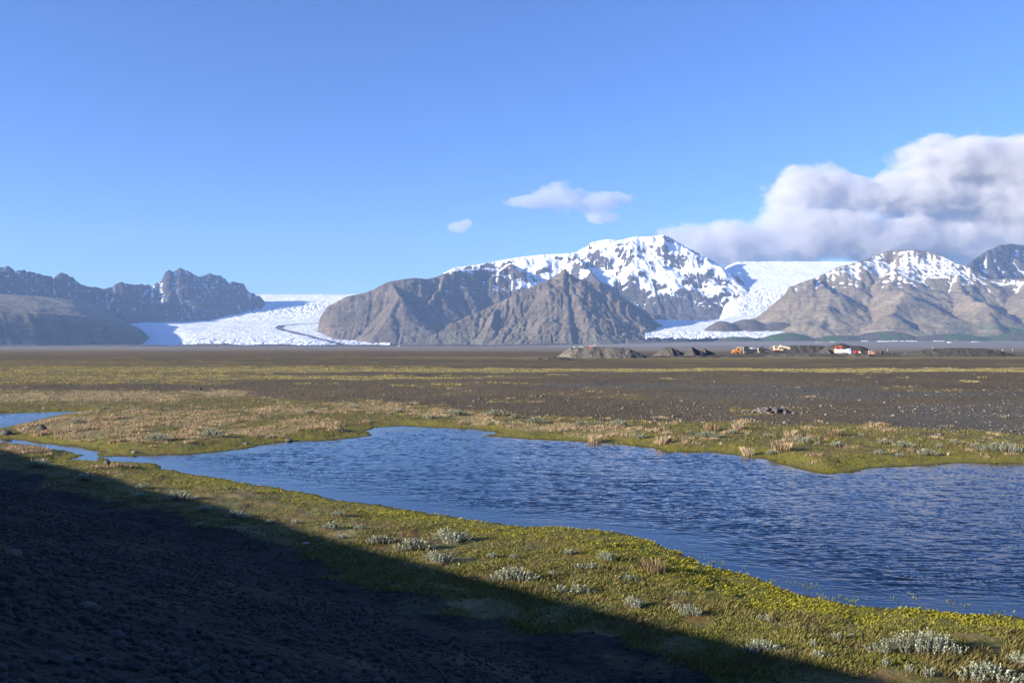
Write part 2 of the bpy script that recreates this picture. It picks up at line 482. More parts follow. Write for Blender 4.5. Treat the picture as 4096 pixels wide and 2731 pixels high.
def erode(h, dx, iters=6, Kf=0.02, keep=0.6, m=0.5):
    ny, nx = h.shape
    h0 = h.copy()
    idx = np.arange(ny * nx).reshape(ny, nx)
    offs = [(-1, -1), (-1, 0), (-1, 1), (0, -1), (0, 1), (1, -1), (1, 0), (1, 1)]
    area = None
    for it in range(iters):
        hp = np.pad(h, 1, mode='constant', constant_values=1e9)
        best = np.zeros(h.shape); rec = idx.copy(); rd = np.ones(h.shape)
        for oy, ox in offs:
            dd = math.hypot(oy, ox)
            sl_ = (h - hp[1 + oy:ny + 1 + oy, 1 + ox:nx + 1 + ox]) / dd
            mm = sl_ > best
            best = np.where(mm, sl_, best); rec = np.where(mm, idx + oy * nx + ox, rec); rd = np.where(mm, dd, rd)
        order = np.argsort(-h, axis=None)
        rl = rec.ravel().tolist(); A = [1.0] * (ny * nx)
        ol = order.tolist()
        for i in ol:
            r = rl[i]
            if r != i: A[r] += A[i]
        area = np.array(A)
        Fc = (Kf * area ** m / rd.ravel()).tolist()
        hl = h.ravel().tolist()
        for i in reversed(ol):
            r = rl[i]
            if r != i:
                f = Fc[i]
                hr = hl[r]
                if hr < hl[i]:
                    hl[i] = (hl[i] + f * hr) / (1 + f)
        h = np.array(hl).reshape(ny, nx)
        # talus slip
        h = h * 0.95 + blur(h, 1) * 0.05
    low = blur(h0 - h, 14)
    h = h + low * keep
    return h, area.reshape(ny, nx)

def rock_material(name, c_dark, c_mid, c_light, green=0.0, strata=1.0, snowcol=(0.75, 0.77, 0.81)):
    g = NT(name)
    co = g.coord()
    n1 = g.noise(co, 0.0035, 9, 0.62); n2 = g.noise(co, 0.022, 8, 0.7)
    st = g.noise(g.coord((0.0006, 0.0006, 0.03)), 1.0, 6, 0.65, 0.4)
    base = g.ramp(n1, (0.3, c_dark), (0.5, c_mid), (0.7, c_light))
    base = g.mix(1.0, base, g.ramp(n2, (0.3, 0.6), (0.7, 1.35)), 'MULTIPLY')
    base = g.mix(0.3 * strata, base, g.mix(1.0, base, g.ramp(st, (0.38, 0.5), (0.5, 1.0), (0.62, 1.4)), 'MULTIPLY'))
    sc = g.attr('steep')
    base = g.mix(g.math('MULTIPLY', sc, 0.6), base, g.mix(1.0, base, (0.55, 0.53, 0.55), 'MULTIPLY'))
    gr = g.math('MULTIPLY', g.attr('green'), g.sm(n1, 0.38, 0.6))
    base = g.mix(gr, base, (0.045, 0.078, 0.026))
    sn = g.math('ADD', g.attr('snow'), g.math('MULTIPLY', g.math('SUBTRACT', n2, 0.5), 0.34))
    sn = g.math('ADD', sn, g.math('MULTIPLY', g.math('SUBTRACT', st, 0.5), 0.35))
    sm_ = g.sm(sn, 0.42, 0.58)
    col = g.mix(sm_, base, snowcol)
    nb = g.bump(g.math('ADD', g.math('MULTIPLY', n2, 40.0), g.math('MULTIPLY', st, 25.0)), 0.8, 1.0)
    nb2 = g.n('ShaderNodeMix', data_type='VECTOR')
    geo = g.n('ShaderNodeNewGeometry')
    g.put(nb2.inputs[0], g.math('MULTIPLY', sm_, 0.75)); g.put(nb2.inputs[4], nb); g.put(nb2.inputs[5], geo.outputs['Normal'])
    return g.set(col, 0.9, nb2.outputs[1], spec=0.15)

def mountain(name, label, xr, yr, dx, lines, mat, seed, snow_fn=None, green_fn=None, noise_amp=60, iters=6, Kf=0.03, keep=0.65, base=-25, terr=0.0, modify=None, rough=14, sky=None, nwl=420, dist=(0, 99999), patchy=0.0, jag=0.0):
    xs = np.arange(xr[0], xr[1], dx); ys = np.arange(yr[0], yr[1], dx)
    X, Y = np.meshgrid(xs, ys)
    wx = 90 * fbm(X / 700, Y / 700, 4, seed + 3); wy = 90 * fbm(X / 700, Y / 700, 4, seed + 9)
    H = tent(X + wx * 0.5, Y + wy, lines)
    H = H + noise_amp * fbm(X / nwl, Y / nwl, 5, seed) * np.clip(H / 250, 0, 1)
    if modify is not None: H = modify(X, Y, H)
    H, A = erode(H, dx, iters, Kf, keep)
    if patchy > 0:
        mm = 1 - patchy * ss(0.12, -0.3, fbm(X / 650, Y / 650, 3, seed + 60))
        H = blur(H, 9) * (1 - mm) + H * mm
    if terr > 0:
        q = H / 62.0 + 0.6 * fbm(X / 900, Y / 900, 2, seed + 40)
        fr = q - np.floor(q)
        H = H + terr * (ss(0.25, 0.6, fr) - fr) * 62.0 * np.clip(H / 300, 0, 1)
    H = H + rough * (ridged(X / 130, Y / 130, 4, seed + 20) - 0.55) * np.clip(H / 200, 0, 1)
    if sky is not None:
        PX = 2048 + X / Y * F
        sp = np.array(sky, float)
        sel = (Y > dist[0]) & (Y < dist[1])
        elev = np.where(sel, (H + base - EYE) / Y, -1)
        for _ in range(2):
            bins = np.arange(sp[0, 0], sp[-1, 0] + 1, 7.0)
            k = np.digitize(PX.ravel(), bins); mx = np.full(len(bins) + 1, -1.0)
            np.maximum.at(mx, k, elev.ravel())
            b = mx[1:-1]; cx = (bins[:-1] + bins[1:]) / 2
            want = (HZ - np.interp(cx, sp[:, 0], sp[:, 1]) + jag * (ridged(cx / 26.0, cx * 0 + 3.7, 3, seed) - 0.5)) / F
            fac = np.clip(want / np.maximum(b, 1e-3), 0.6, 1.6)
            fx = np.interp(PX, cx, fac); mxp = np.interp(PX, cx, b)
            w = ss(0.35, 0.92, elev / np.maximum(mxp, 1e-3))
            H = H * (1 + (fx - 1) * w)
            elev = np.where(sel, (H + base - EYE) / Y, -1)
    gy, gx = np.gradient(H, dx)
    sl = np.hypot(gx, gy); slr = sl; sl = blur(sl, 4)
    conc = (blur(H, 6) - H)                      # >0 in hollows
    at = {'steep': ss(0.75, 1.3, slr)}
    fl = np.log(A + 1)
    sn = snow_fn(X, Y, H, sl, conc, fl) if snow_fn else np.zeros(H.shape)
    at['snow'] = sn.ravel()
    at['steep'] = at['steep'].ravel()
    at['green'] = (green_fn(X, Y, H, sl) if green_fn else np.zeros(H.shape)).ravel()
    Z = H + base
    v = np.stack([X.ravel(), Y.ravel(), Z.ravel()], -1)
    f = grid_faces(len(ys), len(xs))
    keepf = (H.ravel()[f] > 0.5).any(1)
    f = f[keepf]
    used = np.unique(f); remap = np.full(len(v), -1); remap[used] = np.arange(len(used))
    at = {k: a[used] for k, a in at.items()}
    o = mesh_np(name, v[used], remap[f], mat, attrs=at)
    tag(o, label, kind='structure')
    return o

def L(*pts):
    return [wp(*p) for p in pts]

def build_mountains():
    M_brown = rock_material('brown_slope', (0.10, 0.081, 0.056), (0.15, 0.123, 0.088), (0.20, 0.168, 0.122))
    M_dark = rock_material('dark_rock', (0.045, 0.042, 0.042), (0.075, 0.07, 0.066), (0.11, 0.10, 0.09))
    M_alp = rock_material('alpine_rock', (0.055, 0.05, 0.048), (0.085, 0.078, 0.070), (0.12, 0.11, 0.095))
    # left back ridge (jagged, in its own shade, snow streaks)
    sky_l = [(-500, 1110), (-300, 1075), (-120, 1090), (0, 1070), (36, 1066), (62, 1085), (89, 1077), (119, 1088), (167, 1098), (214, 1105), (238, 1090), (262, 1093),
             (298, 1114), (321, 1135), (369, 1147), (423, 1156), (452, 1141), (482, 1127), (512, 1133), (536, 1141), (571, 1135), (607, 1140),
             (643, 1123), (654, 1102), (661, 1080), (685, 1079), (696, 1085), (723, 1070), (744, 1079), (768, 1093), (792, 1105), (821, 1102),
             (839, 1093), (881, 1102), (899, 1114), (911, 1126), (952, 1129), (973, 1132), (988, 1156), (1012, 1171), (1050, 1192), (1085, 1240), (1110, 1265)]
    dl = lambda px: 12300 + (px + 300) * 3.1
    rid = [wp(px, py - 6, dl(px)) for px, py in sky_l]
    def snow_b(X, Y, H, sl, conc, fl):
        return 0.12 + 0.22 * ss(800, 1200, H) * ss(1.3, 0.6, sl) + np.clip(conc / 15, 0, 1) * 0.62 * ss(330, 500, H) - 0.30 * ss(0.8, 1.6, sl) + 0.18 * fbm(X / 400, Y / 400, 3, 5)
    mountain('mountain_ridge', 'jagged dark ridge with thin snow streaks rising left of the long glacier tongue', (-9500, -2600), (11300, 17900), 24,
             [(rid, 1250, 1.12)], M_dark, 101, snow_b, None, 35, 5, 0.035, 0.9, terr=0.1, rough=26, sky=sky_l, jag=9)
    # left front plateau
    def mod_a(X, Y, H):
        px = 2048 + X / Y * F
        edge = np.interp(px, [-900, -100, 150, 350, 480, 560, 610, 660], [9000, 9700, 10050, 10650, 11050, 11450, 11900, 12700])
        top = np.interp(px, [-900, -200, 100, 300, 430, 560, 600, 640, 670], [520, 455, 415, 385, 340, 255, 150, 40, 0])
        d = Y - edge
        cliff = ss(-120, 380, d) ** 0.8 * top
        up = np.clip(d - 250, 0, 2100) * 0.155 * ss(660, 250, px)
        return np.maximum(cliff + up + 25 * fbm(X / 500, Y / 500, 4, 91) * ss(0, 600, d), 0) * ss(700, 640, px)
    def snow_a(X, Y, H, sl, conc, fl):
        return 0.02 + 0.32 * ss(750, 1000, H) * ss(0.7, 0.3, sl) + 0.2 * fbm(X / 300, Y / 300, 3, 6)
    mountain('plateau_hill', 'broad hill at the left edge with a pale sunlit top above a dark shaded face', (-8800, -3600), (8600, 14200), 26, [], rock_material('heath_slope', (0.12, 0.095, 0.06), (0.185, 0.155, 0.10), (0.25, 0.215, 0.15)), 111,
             snow_a, lambda X, Y, H, sl: ss(470, 200, H) * 1.2, 0, 5, 0.02, 0.9, modify=mod_a, rough=10)
    # middle brown mountain, back part
    back = L((1265, 1300, 12300), (1289, 1251, 12350), (1304, 1230, 12400), (1328, 1216, 12450), (1391, 1184, 12500), (1442, 1175, 12550), (1487, 1161, 12600), (1532, 1136, 12700),
             (1557, 1126, 12750), (1615, 1115, 12850), (1656, 1111, 12950), (1710, 1116, 13100), (1742, 1107, 13200), (1774, 1094, 13300),
             (1820, 1080, 13500), (1900, 1074, 13800), (1980, 1070, 14000), (2042, 1052, 14100), (2105, 1082, 14150), (2176, 1114, 14200), (2300, 1150, 14300))
    sp1 = L((1560, 1126, 12750), (1600, 1180, 12400), (1560, 1250, 12000), (1500, 1330, 11600))
    sp2 = L((2042, 1053, 14100), (1960, 1110, 13700), (1880, 1190, 13200), (1780, 1250, 12600), (1650, 1310, 12000), (1560, 1362, 11500))
    sp3 = L((1774, 1096, 13300), (1760, 1160, 12900), (1700, 1230, 12400), (1640, 1290, 12000))
    def snow_d(X, Y, H, sl, conc, fl):
        px = 2048 + X / Y * F
        return 0.04 + 0.85 * ss(760, 1040, H + 120 * fbm(X / 260, Y / 700, 4, 8)) * ss(1720, 1860, px) * ss(1.3, 0.6, sl) + np.clip(conc / 14, -0.3, 1) * 0.55 * ss(520, 800, H) + 0.18 * fbm(X / 160, Y / 400, 3, 7)
    def mod_d(X, Y, H):
        px = 2048 + X / Y * F
        foot = np.interp(Y, [10500, 11300, 12300, 16000], [1420, 1330, 1262, 1250])
        return H * ss(0, 45, px - foot - 8 * fbm(Y / 160, X / 160, 3, 77)) ** 0.6
    mountain('brown_mountain', 'rounded brown mountain with snow streaks on its shoulder right of the long glacier tongue', (-3100, 1500), (10600, 15600), 19,
             [(back, 1350, 1.25), (sp1, 1500, 1.2), (sp2, 1500, 1.2), (sp3, 1400, 1.2)], M_brown, 121, snow_d, None, 50, 6, 0.03, 0.8, terr=0.1, rough=18, modify=mod_d, patchy=0.7,
             sky=[(1262, 1320), (1275, 1275), (1289, 1251), (1304, 1230), (1328, 1216), (1391, 1184), (1442, 1175), (1487, 1161), (1532, 1136), (1557, 1126), (1615, 1116), (1656, 1111), (1710, 1116), (1742, 1107),
                  (1774, 1094), (1820, 1080), (1900, 1076), (1980, 1074), (2042, 1052), (2105, 1082), (2176, 1114)])
    # front pyramid
    lft = L((2262, 1070, 12200), (2195, 1117, 12150), (2125, 1146, 12100), (2029, 1193, 12000), (1933, 1238, 11900), (1838, 1276, 11700), (1742, 1321, 11500), (1646, 1368, 11300))
    rgt = L((2262, 1070, 12200), (2275, 1090, 12200), (2310, 1114, 12150), (2342, 1118, 12150), (2367, 1133, 12150), (2380, 1126, 12150), (2399, 1128, 12150), (2424, 1152, 12150), (2475, 1187, 12200), (2539, 1225, 12200),
            (2590, 1248, 12200), (2606, 1265, 12200), (2622, 1283, 12150), (2667, 1308, 12100), (2720, 1345, 12100))
    s1 = L((2310, 1114, 12150), (2300, 1200, 11750), (2290, 1290, 11400), (2280, 1360, 11150))
    s2 = L((2195, 1117, 12150), (2170, 1200, 11800), (2130, 1290, 11450), (2090, 1365, 11150))
    s3 = L((2410, 1140, 12150), (2430, 1230, 11750), (2450, 1310, 11400), (2460, 1365, 11200))
    s4 = L((2000, 1210, 11950), (1960, 1290, 11500), (1930, 1360, 11200))
    s5 = L((2560, 1240, 12200), (2580, 1300, 11800), (2600, 1360, 11400))
    mountain('pyramid_mountain', 'brown pyramid shaped mountain with deep rocky gullies on its front face', (-1600, 2700), (10300, 13800), 14,
             [(lft, 1500, 1.25), (rgt, 1450, 1.25), (s1, 1250, 1.15), (s2, 1250, 1.15), (s3, 1250, 1.15), (s4, 1300, 1.2), (s5, 1200, 1.2)], M_brown, 131, None,
             lambda X, Y, H, sl: ss(260, 60, H) * 0.4, 60, 9, 0.055, 0.7, rough=34, nwl=330, patchy=0.8, jag=3, dist=(11700, 99999),
             sky=[(1850, 1272), (1933, 1238), (2029, 1193), (2125, 1146), (2195, 1117), (2245, 1085), (2262, 1070), (2275, 1090), (2310, 1114), (2342, 1118), (2367, 1133), (2380, 1126), (2399, 1128),
                  (2424, 1152), (2475, 1187), (2539, 1225), (2590, 1248), (2606, 1265), (2622, 1283), (2667, 1308), (2700, 1334)])
    # snow mountain under the cloud
    crest = L((1760, 1100, 16000), (1817, 1070, 16000), (1904, 1059, 16200), (1986, 1044, 16400), (2072, 1029, 16500), (2174, 1018, 16600), (2292, 1012, 16700), (2335, 990, 16900), (2363, 970, 17000), (2424, 957, 17000),
              (2480, 962, 17000), (2537, 946, 17000), (2583, 947, 17000), (2650, 941, 17000), (2672, 942, 17000), (2700, 960, 17000), (2740, 984, 16900), (2800, 1014, 16800),
              (2850, 1045, 16700), (2882, 1100, 16500), (2905, 1180, 16000), (2890, 1240, 15500))
    m1 = L((2292, 1013, 16700), (2330, 1060, 15900), (2420, 1150, 15200), (2520, 1200, 14700), (2620, 1262, 14200))
    m2 = L((2700, 980, 17000), (2760, 1050, 16400), (2780, 1130, 15600), (2760, 1200, 15000), (2740, 1262, 14500))
    m3 = L((2470, 990, 17000), (2500, 1060, 16200), (2540, 1130, 15500))
    m4 = L((2850, 1050, 16500), (2850, 1150, 15700), (2840, 1230, 15000))
    def snow_f(X, Y, H, sl, conc, fl):
        px = 2048 + X / Y * F
        return 0.05 + 0.95 * ss(500, 1250, H + 330 * fbm(X / 700, Y / 700, 4, 18)) - 0.75 * ss(0.70, 1.15, sl + 0.5 * fbm(X / 330, Y / 330, 3, 19)) + np.clip(conc / 20, -0.45, 1) * 0.55 * ss(250, 500, H) + 0.2 * fbm(X / 240, Y / 240, 4, 17)
    mountain('snow_mountain', 'high snow covered summit with dark rock ribs behind the pyramid shaped mountain', (-1600, 4300), (13200, 18300), 21,
             [(crest, 1700, 1.15), (m1, 1100, 1.1), (m2, 1150, 1.1), (m3, 1200, 1.1), (m4, 1050, 1.1)], M_alp, 141, snow_f, None, 190, 5, 0.022, 0.7, rough=22, nwl=900,
             sky=[(1760, 1100), (1817, 1070), (1904, 1059), (1986, 1044), (2072, 1029), (2174, 1018), (2292, 1012), (2335, 992), (2348, 985), (2363, 970), (2424, 957), (2480, 960), (2537, 947), (2583, 947),
                  (2625, 943), (2650, 937), (2672, 942), (2700, 960), (2740, 984), (2790, 1010), (2850, 1040)])
    # right mountain
    c2 = L((3036, 1262, 12300), (3090, 1214, 12400), (3138, 1180, 12500), (3152, 1150, 12600), (3212, 1127, 12700), (3280, 1103, 12900), (3348, 1069, 13200), (3436, 1046, 13500), (3504, 1020, 13700), (3545, 1004, 13800),
           (3599, 998, 13800), (3660, 1001, 13800), (3721, 1005, 13800), (3789, 1030, 13700), (3820, 1050, 13600), (3864, 1062, 13500), (3950, 1098, 13300), (4100, 1112, 13300), (4300, 1105, 13400), (4500, 1120, 13500))
    r1 = L((3599, 999, 13800), (3580, 1090, 13000), (3560, 1160, 12400), (3620, 1175, 11900), (3560, 1260, 11200))
    r2 = L((3280, 1104, 12900), (3330, 1170, 12200), (3300, 1230, 11700), (3280, 1300, 11200))
    r3 = L((3820, 1060, 13600), (3840, 1150, 12600), (3900, 1200, 11800), (3960, 1240, 11300), (4000, 1310, 10700))
    r4 = L((4120, 1112, 13300), (4120, 1150, 12600), (4200, 1180, 11700), (4250, 1240, 11000))
    def snow_i(X, Y, H, sl, conc, fl):
        return 0.0 + 0.68 * ss(760, 1180, H + 190 * fbm(X / 500, Y / 500, 4, 28)) * ss(1.5, 0.7, sl) + np.clip(conc / 12, -0.8, 1) * 0.6 * ss(560, 860, H) - 0.4 * ss(0.7, 1.1, sl) + 0.16 * fbm(X / 200, Y / 300, 3, 27)
    def mod_i(X, Y, H):
        px = 2048 + X / Y * F
        front = np.interp(px, [2900, 3050, 3200, 4700], [12600, 11500, 10900, 10300])
        d = Y - front
        return np.maximum(H, 190 * ss(-60, 260, d + 120 * fbm(X / 350, Y / 350, 3, 88)) * ss(2980, 3150, px)) + 20
    mountain('right_mountain', 'broad brown mountain on the right with a striped snowy crest under the cloud', (2800, 10800), (9900, 15600), 26,
             [(c2, 1900, 1.3), (r1, 2300, 1.25), (r2, 2200, 1.25), (r3, 2300, 1.25), (r4, 2300, 1.25)], rock_material('right_slope', (0.135, 0.107, 0.068), (0.195, 0.163, 0.108), (0.255, 0.218, 0.150)), 151, snow_i,
             lambda X, Y, H, sl: ss(420, 150, H) * ss(3500, 4100, 2048 + X / Y * F) * 1.4, 130, 6, 0.017, 0.85, terr=0.08, modify=mod_i, rough=24, nwl=700, patchy=0.6, jag=3,
             sky=[(3040, 1262), (3090, 1214), (3138, 1180), (3152, 1150), (3212, 1127), (3280, 1103), (3348, 1069), (3436, 1046), (3504, 1020), (3545, 1004), (3599, 998), (3660, 1001), (3721, 1005), (3789, 1030), (3820, 1050), (3864, 1060), (3890, 1075)])
    c3 = L((3800, 1110, 13900), (3870, 1055, 14100), (3898, 1033, 14300), (3945, 1003, 14600), (4000, 979, 14900), (4050, 974, 15200), (4095, 979, 15500), (4200, 990, 16000), (4400, 1040, 16600))  # peak's shade comes from darker rock colour as well as turned-away faces
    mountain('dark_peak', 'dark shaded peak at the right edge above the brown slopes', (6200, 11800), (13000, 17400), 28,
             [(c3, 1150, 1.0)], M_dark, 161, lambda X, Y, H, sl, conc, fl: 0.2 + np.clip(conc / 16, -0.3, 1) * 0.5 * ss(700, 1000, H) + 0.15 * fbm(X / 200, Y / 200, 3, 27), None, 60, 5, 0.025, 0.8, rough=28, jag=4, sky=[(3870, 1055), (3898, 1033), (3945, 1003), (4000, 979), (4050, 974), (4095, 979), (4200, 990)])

def ice_material(name, debris=0.3):
    g = NT(name)
    co = g.coord((1, 1, 1))
    n1 = g.noise(g.coord((0.004, 0.010, 0.004)), 1.0, 8, 0.68, 0.5); n2 = g.noise(g.coord((0.018, 0.034, 0.02)), 1.0, 6, 0.7)
    col = g.ramp(n1, (0.28, (0.50, 0.57, 0.64)), (0.42, (0.66, 0.71, 0.76)), (0.6, (0.76, 0.79, 0.82)))
    col = g.mix(g.math('MULTIPLY', g.sm(n2, 0.54, 0.72), 0.4), col, (0.36, 0.41, 0.46))
    col = g.mix(g.math('MULTIPLY', g.sm(n1, 0.62, 0.70), debris), col, (0.20, 0.19, 0.18))
    col = g.mix(g.sm(g.math('ADD', g.attr('moraine'), g.math('MULTIPLY', g.math('SUBTRACT', n2, 0.5), 0.5)), 0.42, 0.6), col, (0.085, 0.078, 0.070))
    nb = g.bump(g.math('ADD', g.math('MULTIPLY', n2, 22.0), g.math('MULTIPLY', n1, 20.0)), 0.7, 1.0)
    return g.set(col, 0.6, nb, spec=0.3)

def glacier(name, label, pxr, Dr, prof, mat, crev, moraine, seed, nx=420, ny=330, tilt=None):
    px = np.linspace(*pxr, nx); D = np.linspace(*Dr, ny)
    PX, DD = np.meshgrid(px, D)
    X = (PX - 2048) * DD / F; Y = DD
    py = prof(PX, DD)
    Z = EYE + (HZ - py) * DD / F
    c = ridged(X / 170, Y / 60, 4, seed) - 0.5
    Z = Z + crev(PX, DD) * (c * 1.0 + 0.6 * (ridged(X / 60, Y / 45, 3, seed + 4) - 0.5)) + 14 * fbm(X / 500, Y / 500, 3, seed + 6)
    mo = moraine(PX, DD, py)
    v = np.stack([X.ravel(), Y.ravel(), Z.ravel()], -1)
    o = mesh_np(name, v, grid_faces(ny, nx), mat, attrs=dict(moraine=mo.ravel()))
    tag(o, label, kind='structure')

def build_glaciers():
    ic = ice_material('glacier_ice', 0.6)
    def prof1(px, D):
        base = np.interp(D, [10300, 10900, 11400, 12400, 13800, 14600, 15600, 16600, 17200, 17800], [1398, 1392, 1362, 1325, 1298, 1282, 1245, 1205, 1184, 1177])
        # surface rises a little towards the far right, droops along the margins
        edge = ss(780, 560, px) * 22 * ss(13500, 11000, D)
        right = ss(1200, 1480, px) * np.interp(D, [10800, 11800, 13000], [10, 12, 0])
        return base + edge + right
    def crev1(px, D):
        return 8 + 38 * np.exp(-((D - 15900) / 500) ** 2) + 16 * ss(11900, 11200, D)
    def mor1(px, D, py):
        # medial moraine: a dark line looping down the tongue
        c = np.interp(D, [10800, 11100, 11400, 11900, 12500, 13100, 13600, 14200], [1450, 1390, 1330, 1230, 1150, 1115, 1130, 1290])
        w = np.interp(D, [10800, 11400, 12500, 13600, 14200], [34, 28, 24, 26, 40])
        a = (1 - np.abs(px - c) / w) * ss(14400, 14100, D)
        b = ss(15, 2, np.abs(px - (c + 60))) * 0.45 * ss(12600, 11300, D)
        t = ss(11050, 10750, D) * 0.5
        return np.maximum(np.maximum(np.clip(a, 0, 1) * 1.4, b), t)
    glacier('glacier', 'long pale glacier tongue with a curved dark moraine line between the left mountains', (480, 1560), (10300, 17800), prof1, ic, crev1, mor1, 201)
    def prof2(px, D):
        base = np.interp(D, [10900, 11300, 11900, 12700, 13600, 14600, 15500, 16600, 18000], [1352, 1336, 1312, 1285, 1262, 1215, 1168, 1105, 1046])
        return base + 150 * ss(2910, 2800, px) * ss(12900, 14000, D) + 40 * ss(2960, 2860, px) * ss(12900, 15500, D)
    def crev2(px, D):
        return 7 + 30 * ss(13200, 14200, D) * ss(15900, 15300, D) + 18 * ss(11700, 11200, D)
    def mor2(px, D, py):
        return ss(40, 10, np.abs(px - (2780 + (D - 11300) * 0.02))) * 0.0
    glacier('icefall', 'bright white icefall spilling down between the snow mountain and the right mountain', (2580, 3560), (10900, 18000), prof2, ice_material('icefall_ice', 0.1), crev2, mor2, 231)

def hummock(name, label, els, mat, xr, yr, dx, seed, green=None):
    xs = np.arange(xr[0], xr[1], dx); ys = np.arange(yr[0], yr[1], dx)
    X, Y = np.meshgrid(xs, ys)
    H = np.full(X.shape, -30.0)
    for px, py, D, rx, ry in els:
        cx, cyy, cz = wp(px, py, D)
        q = 1 - ((X - cx) / rx) ** 2 - ((Y - cyy) / ry) ** 2
        H = np.maximum(H, cz * np.clip(q, -1, 1))
    H = blur(H, 5) + 14 * fbm(X / 180, Y / 180, 4, seed)
    g = green(X, Y, H) if green else np.zeros(X.shape)
    v = np.stack([X.ravel(), Y.ravel(), H.ravel()], -1)
    f = grid_faces(len(ys), len(xs)); f = f[(H.ravel()[f] > -20).any(1)]
    used = np.unique(f); rm = np.full(len(v), -1); rm[used] = np.arange(len(used))
    o = mesh_np(name, v[used], rm[f], mat, attrs=dict(snow=np.zeros(len(used)), steep=np.zeros(len(used)), green=g.ravel()[used]))
    tag(o, label, kind='structure')

def build_hummocks():
    m = rock_material('moraine_rock', (0.055, 0.047, 0.038), (0.085, 0.072, 0.055), (0.12, 0.10, 0.078), strata=0.2)
    hummock('moraine_hill', 'dark brown moraine knoll standing in the middle of the right glacier', [(2890, 1284, 11700, 420, 260), (2990, 1276, 11800, 520, 280), (3110, 1288, 11800, 620, 300), (3240, 1300, 11700, 500, 280)], m,
            (2200, 4300), (11000, 12300), 16, 301)
    hummock('foothill', 'low green and brown moraine hills along the foot of the right mountains',
            [(2700, 1362, 10100, 700, 260), (2950, 1344, 10150, 420, 240), (3150, 1330, 10200, 480, 260), (3350, 1340, 10200, 500, 240), (3540, 1324, 10250, 600, 260), (3800, 1334, 10200, 700, 260),
             (4100, 1330, 10200, 800, 260), (2560, 1372, 9900, 600, 220)], m, (900, 8000), (9500, 10700), 22, 311, lambda X, Y, H: 1.5 * ss(1800, 3000, X) * ss(-0.4, 0.1, fbm(X / 500, Y / 500, 4, 312)) * ss(5, 25, H))
    hummock('low_moraine', 'low grey moraine ridges in front of the left glacier and hill',
            [(100, 1380, 9300, 900, 200), (500, 1377, 9300, 700, 180), (850, 1373, 9400, 500, 180), (1100, 1377, 9300, 600, 160), (1400, 1378, 9400, 800, 160), (1800, 1377, 9800, 900, 160), (2200, 1372, 9800, 800, 150)], m,
            (-6500, 1500), (8900, 10200), 26, 321)

# ------------------------------------------------------------------ haze and clouds
def build_haze():
    x0, x1, y0, y1, z0, z1 = -14000, 14500, -200, 18600, -60, 2260
    v = [(x, y, z) for z in (z0, z1) for y in (y0, y1) for x in (x0, x1)]
    f = [(0, 2, 3, 1), (4, 5, 7, 6), (0, 1, 5, 4), (2, 6, 7, 3), (0, 4, 6, 2), (1, 3, 7, 5)]
    g = NT('haze_air')
    g.t.nodes.remove(g.b)
    pv = g.n('ShaderNodeVolumePrincipled')
    pv.inputs['Color'].default_value = (0.36, 0.58, 1.0, 1)
    pv.inputs['Density'].default_value = 1.95e-5
    pv.inputs['Anisotropy'].default_value = 0.0
    g.t.links.new(pv.outputs[0], g.out.inputs['Volume'])
    o = mesh_np('haze', v, f, g.m, smooth=False)
    tag(o, kind='stuff')

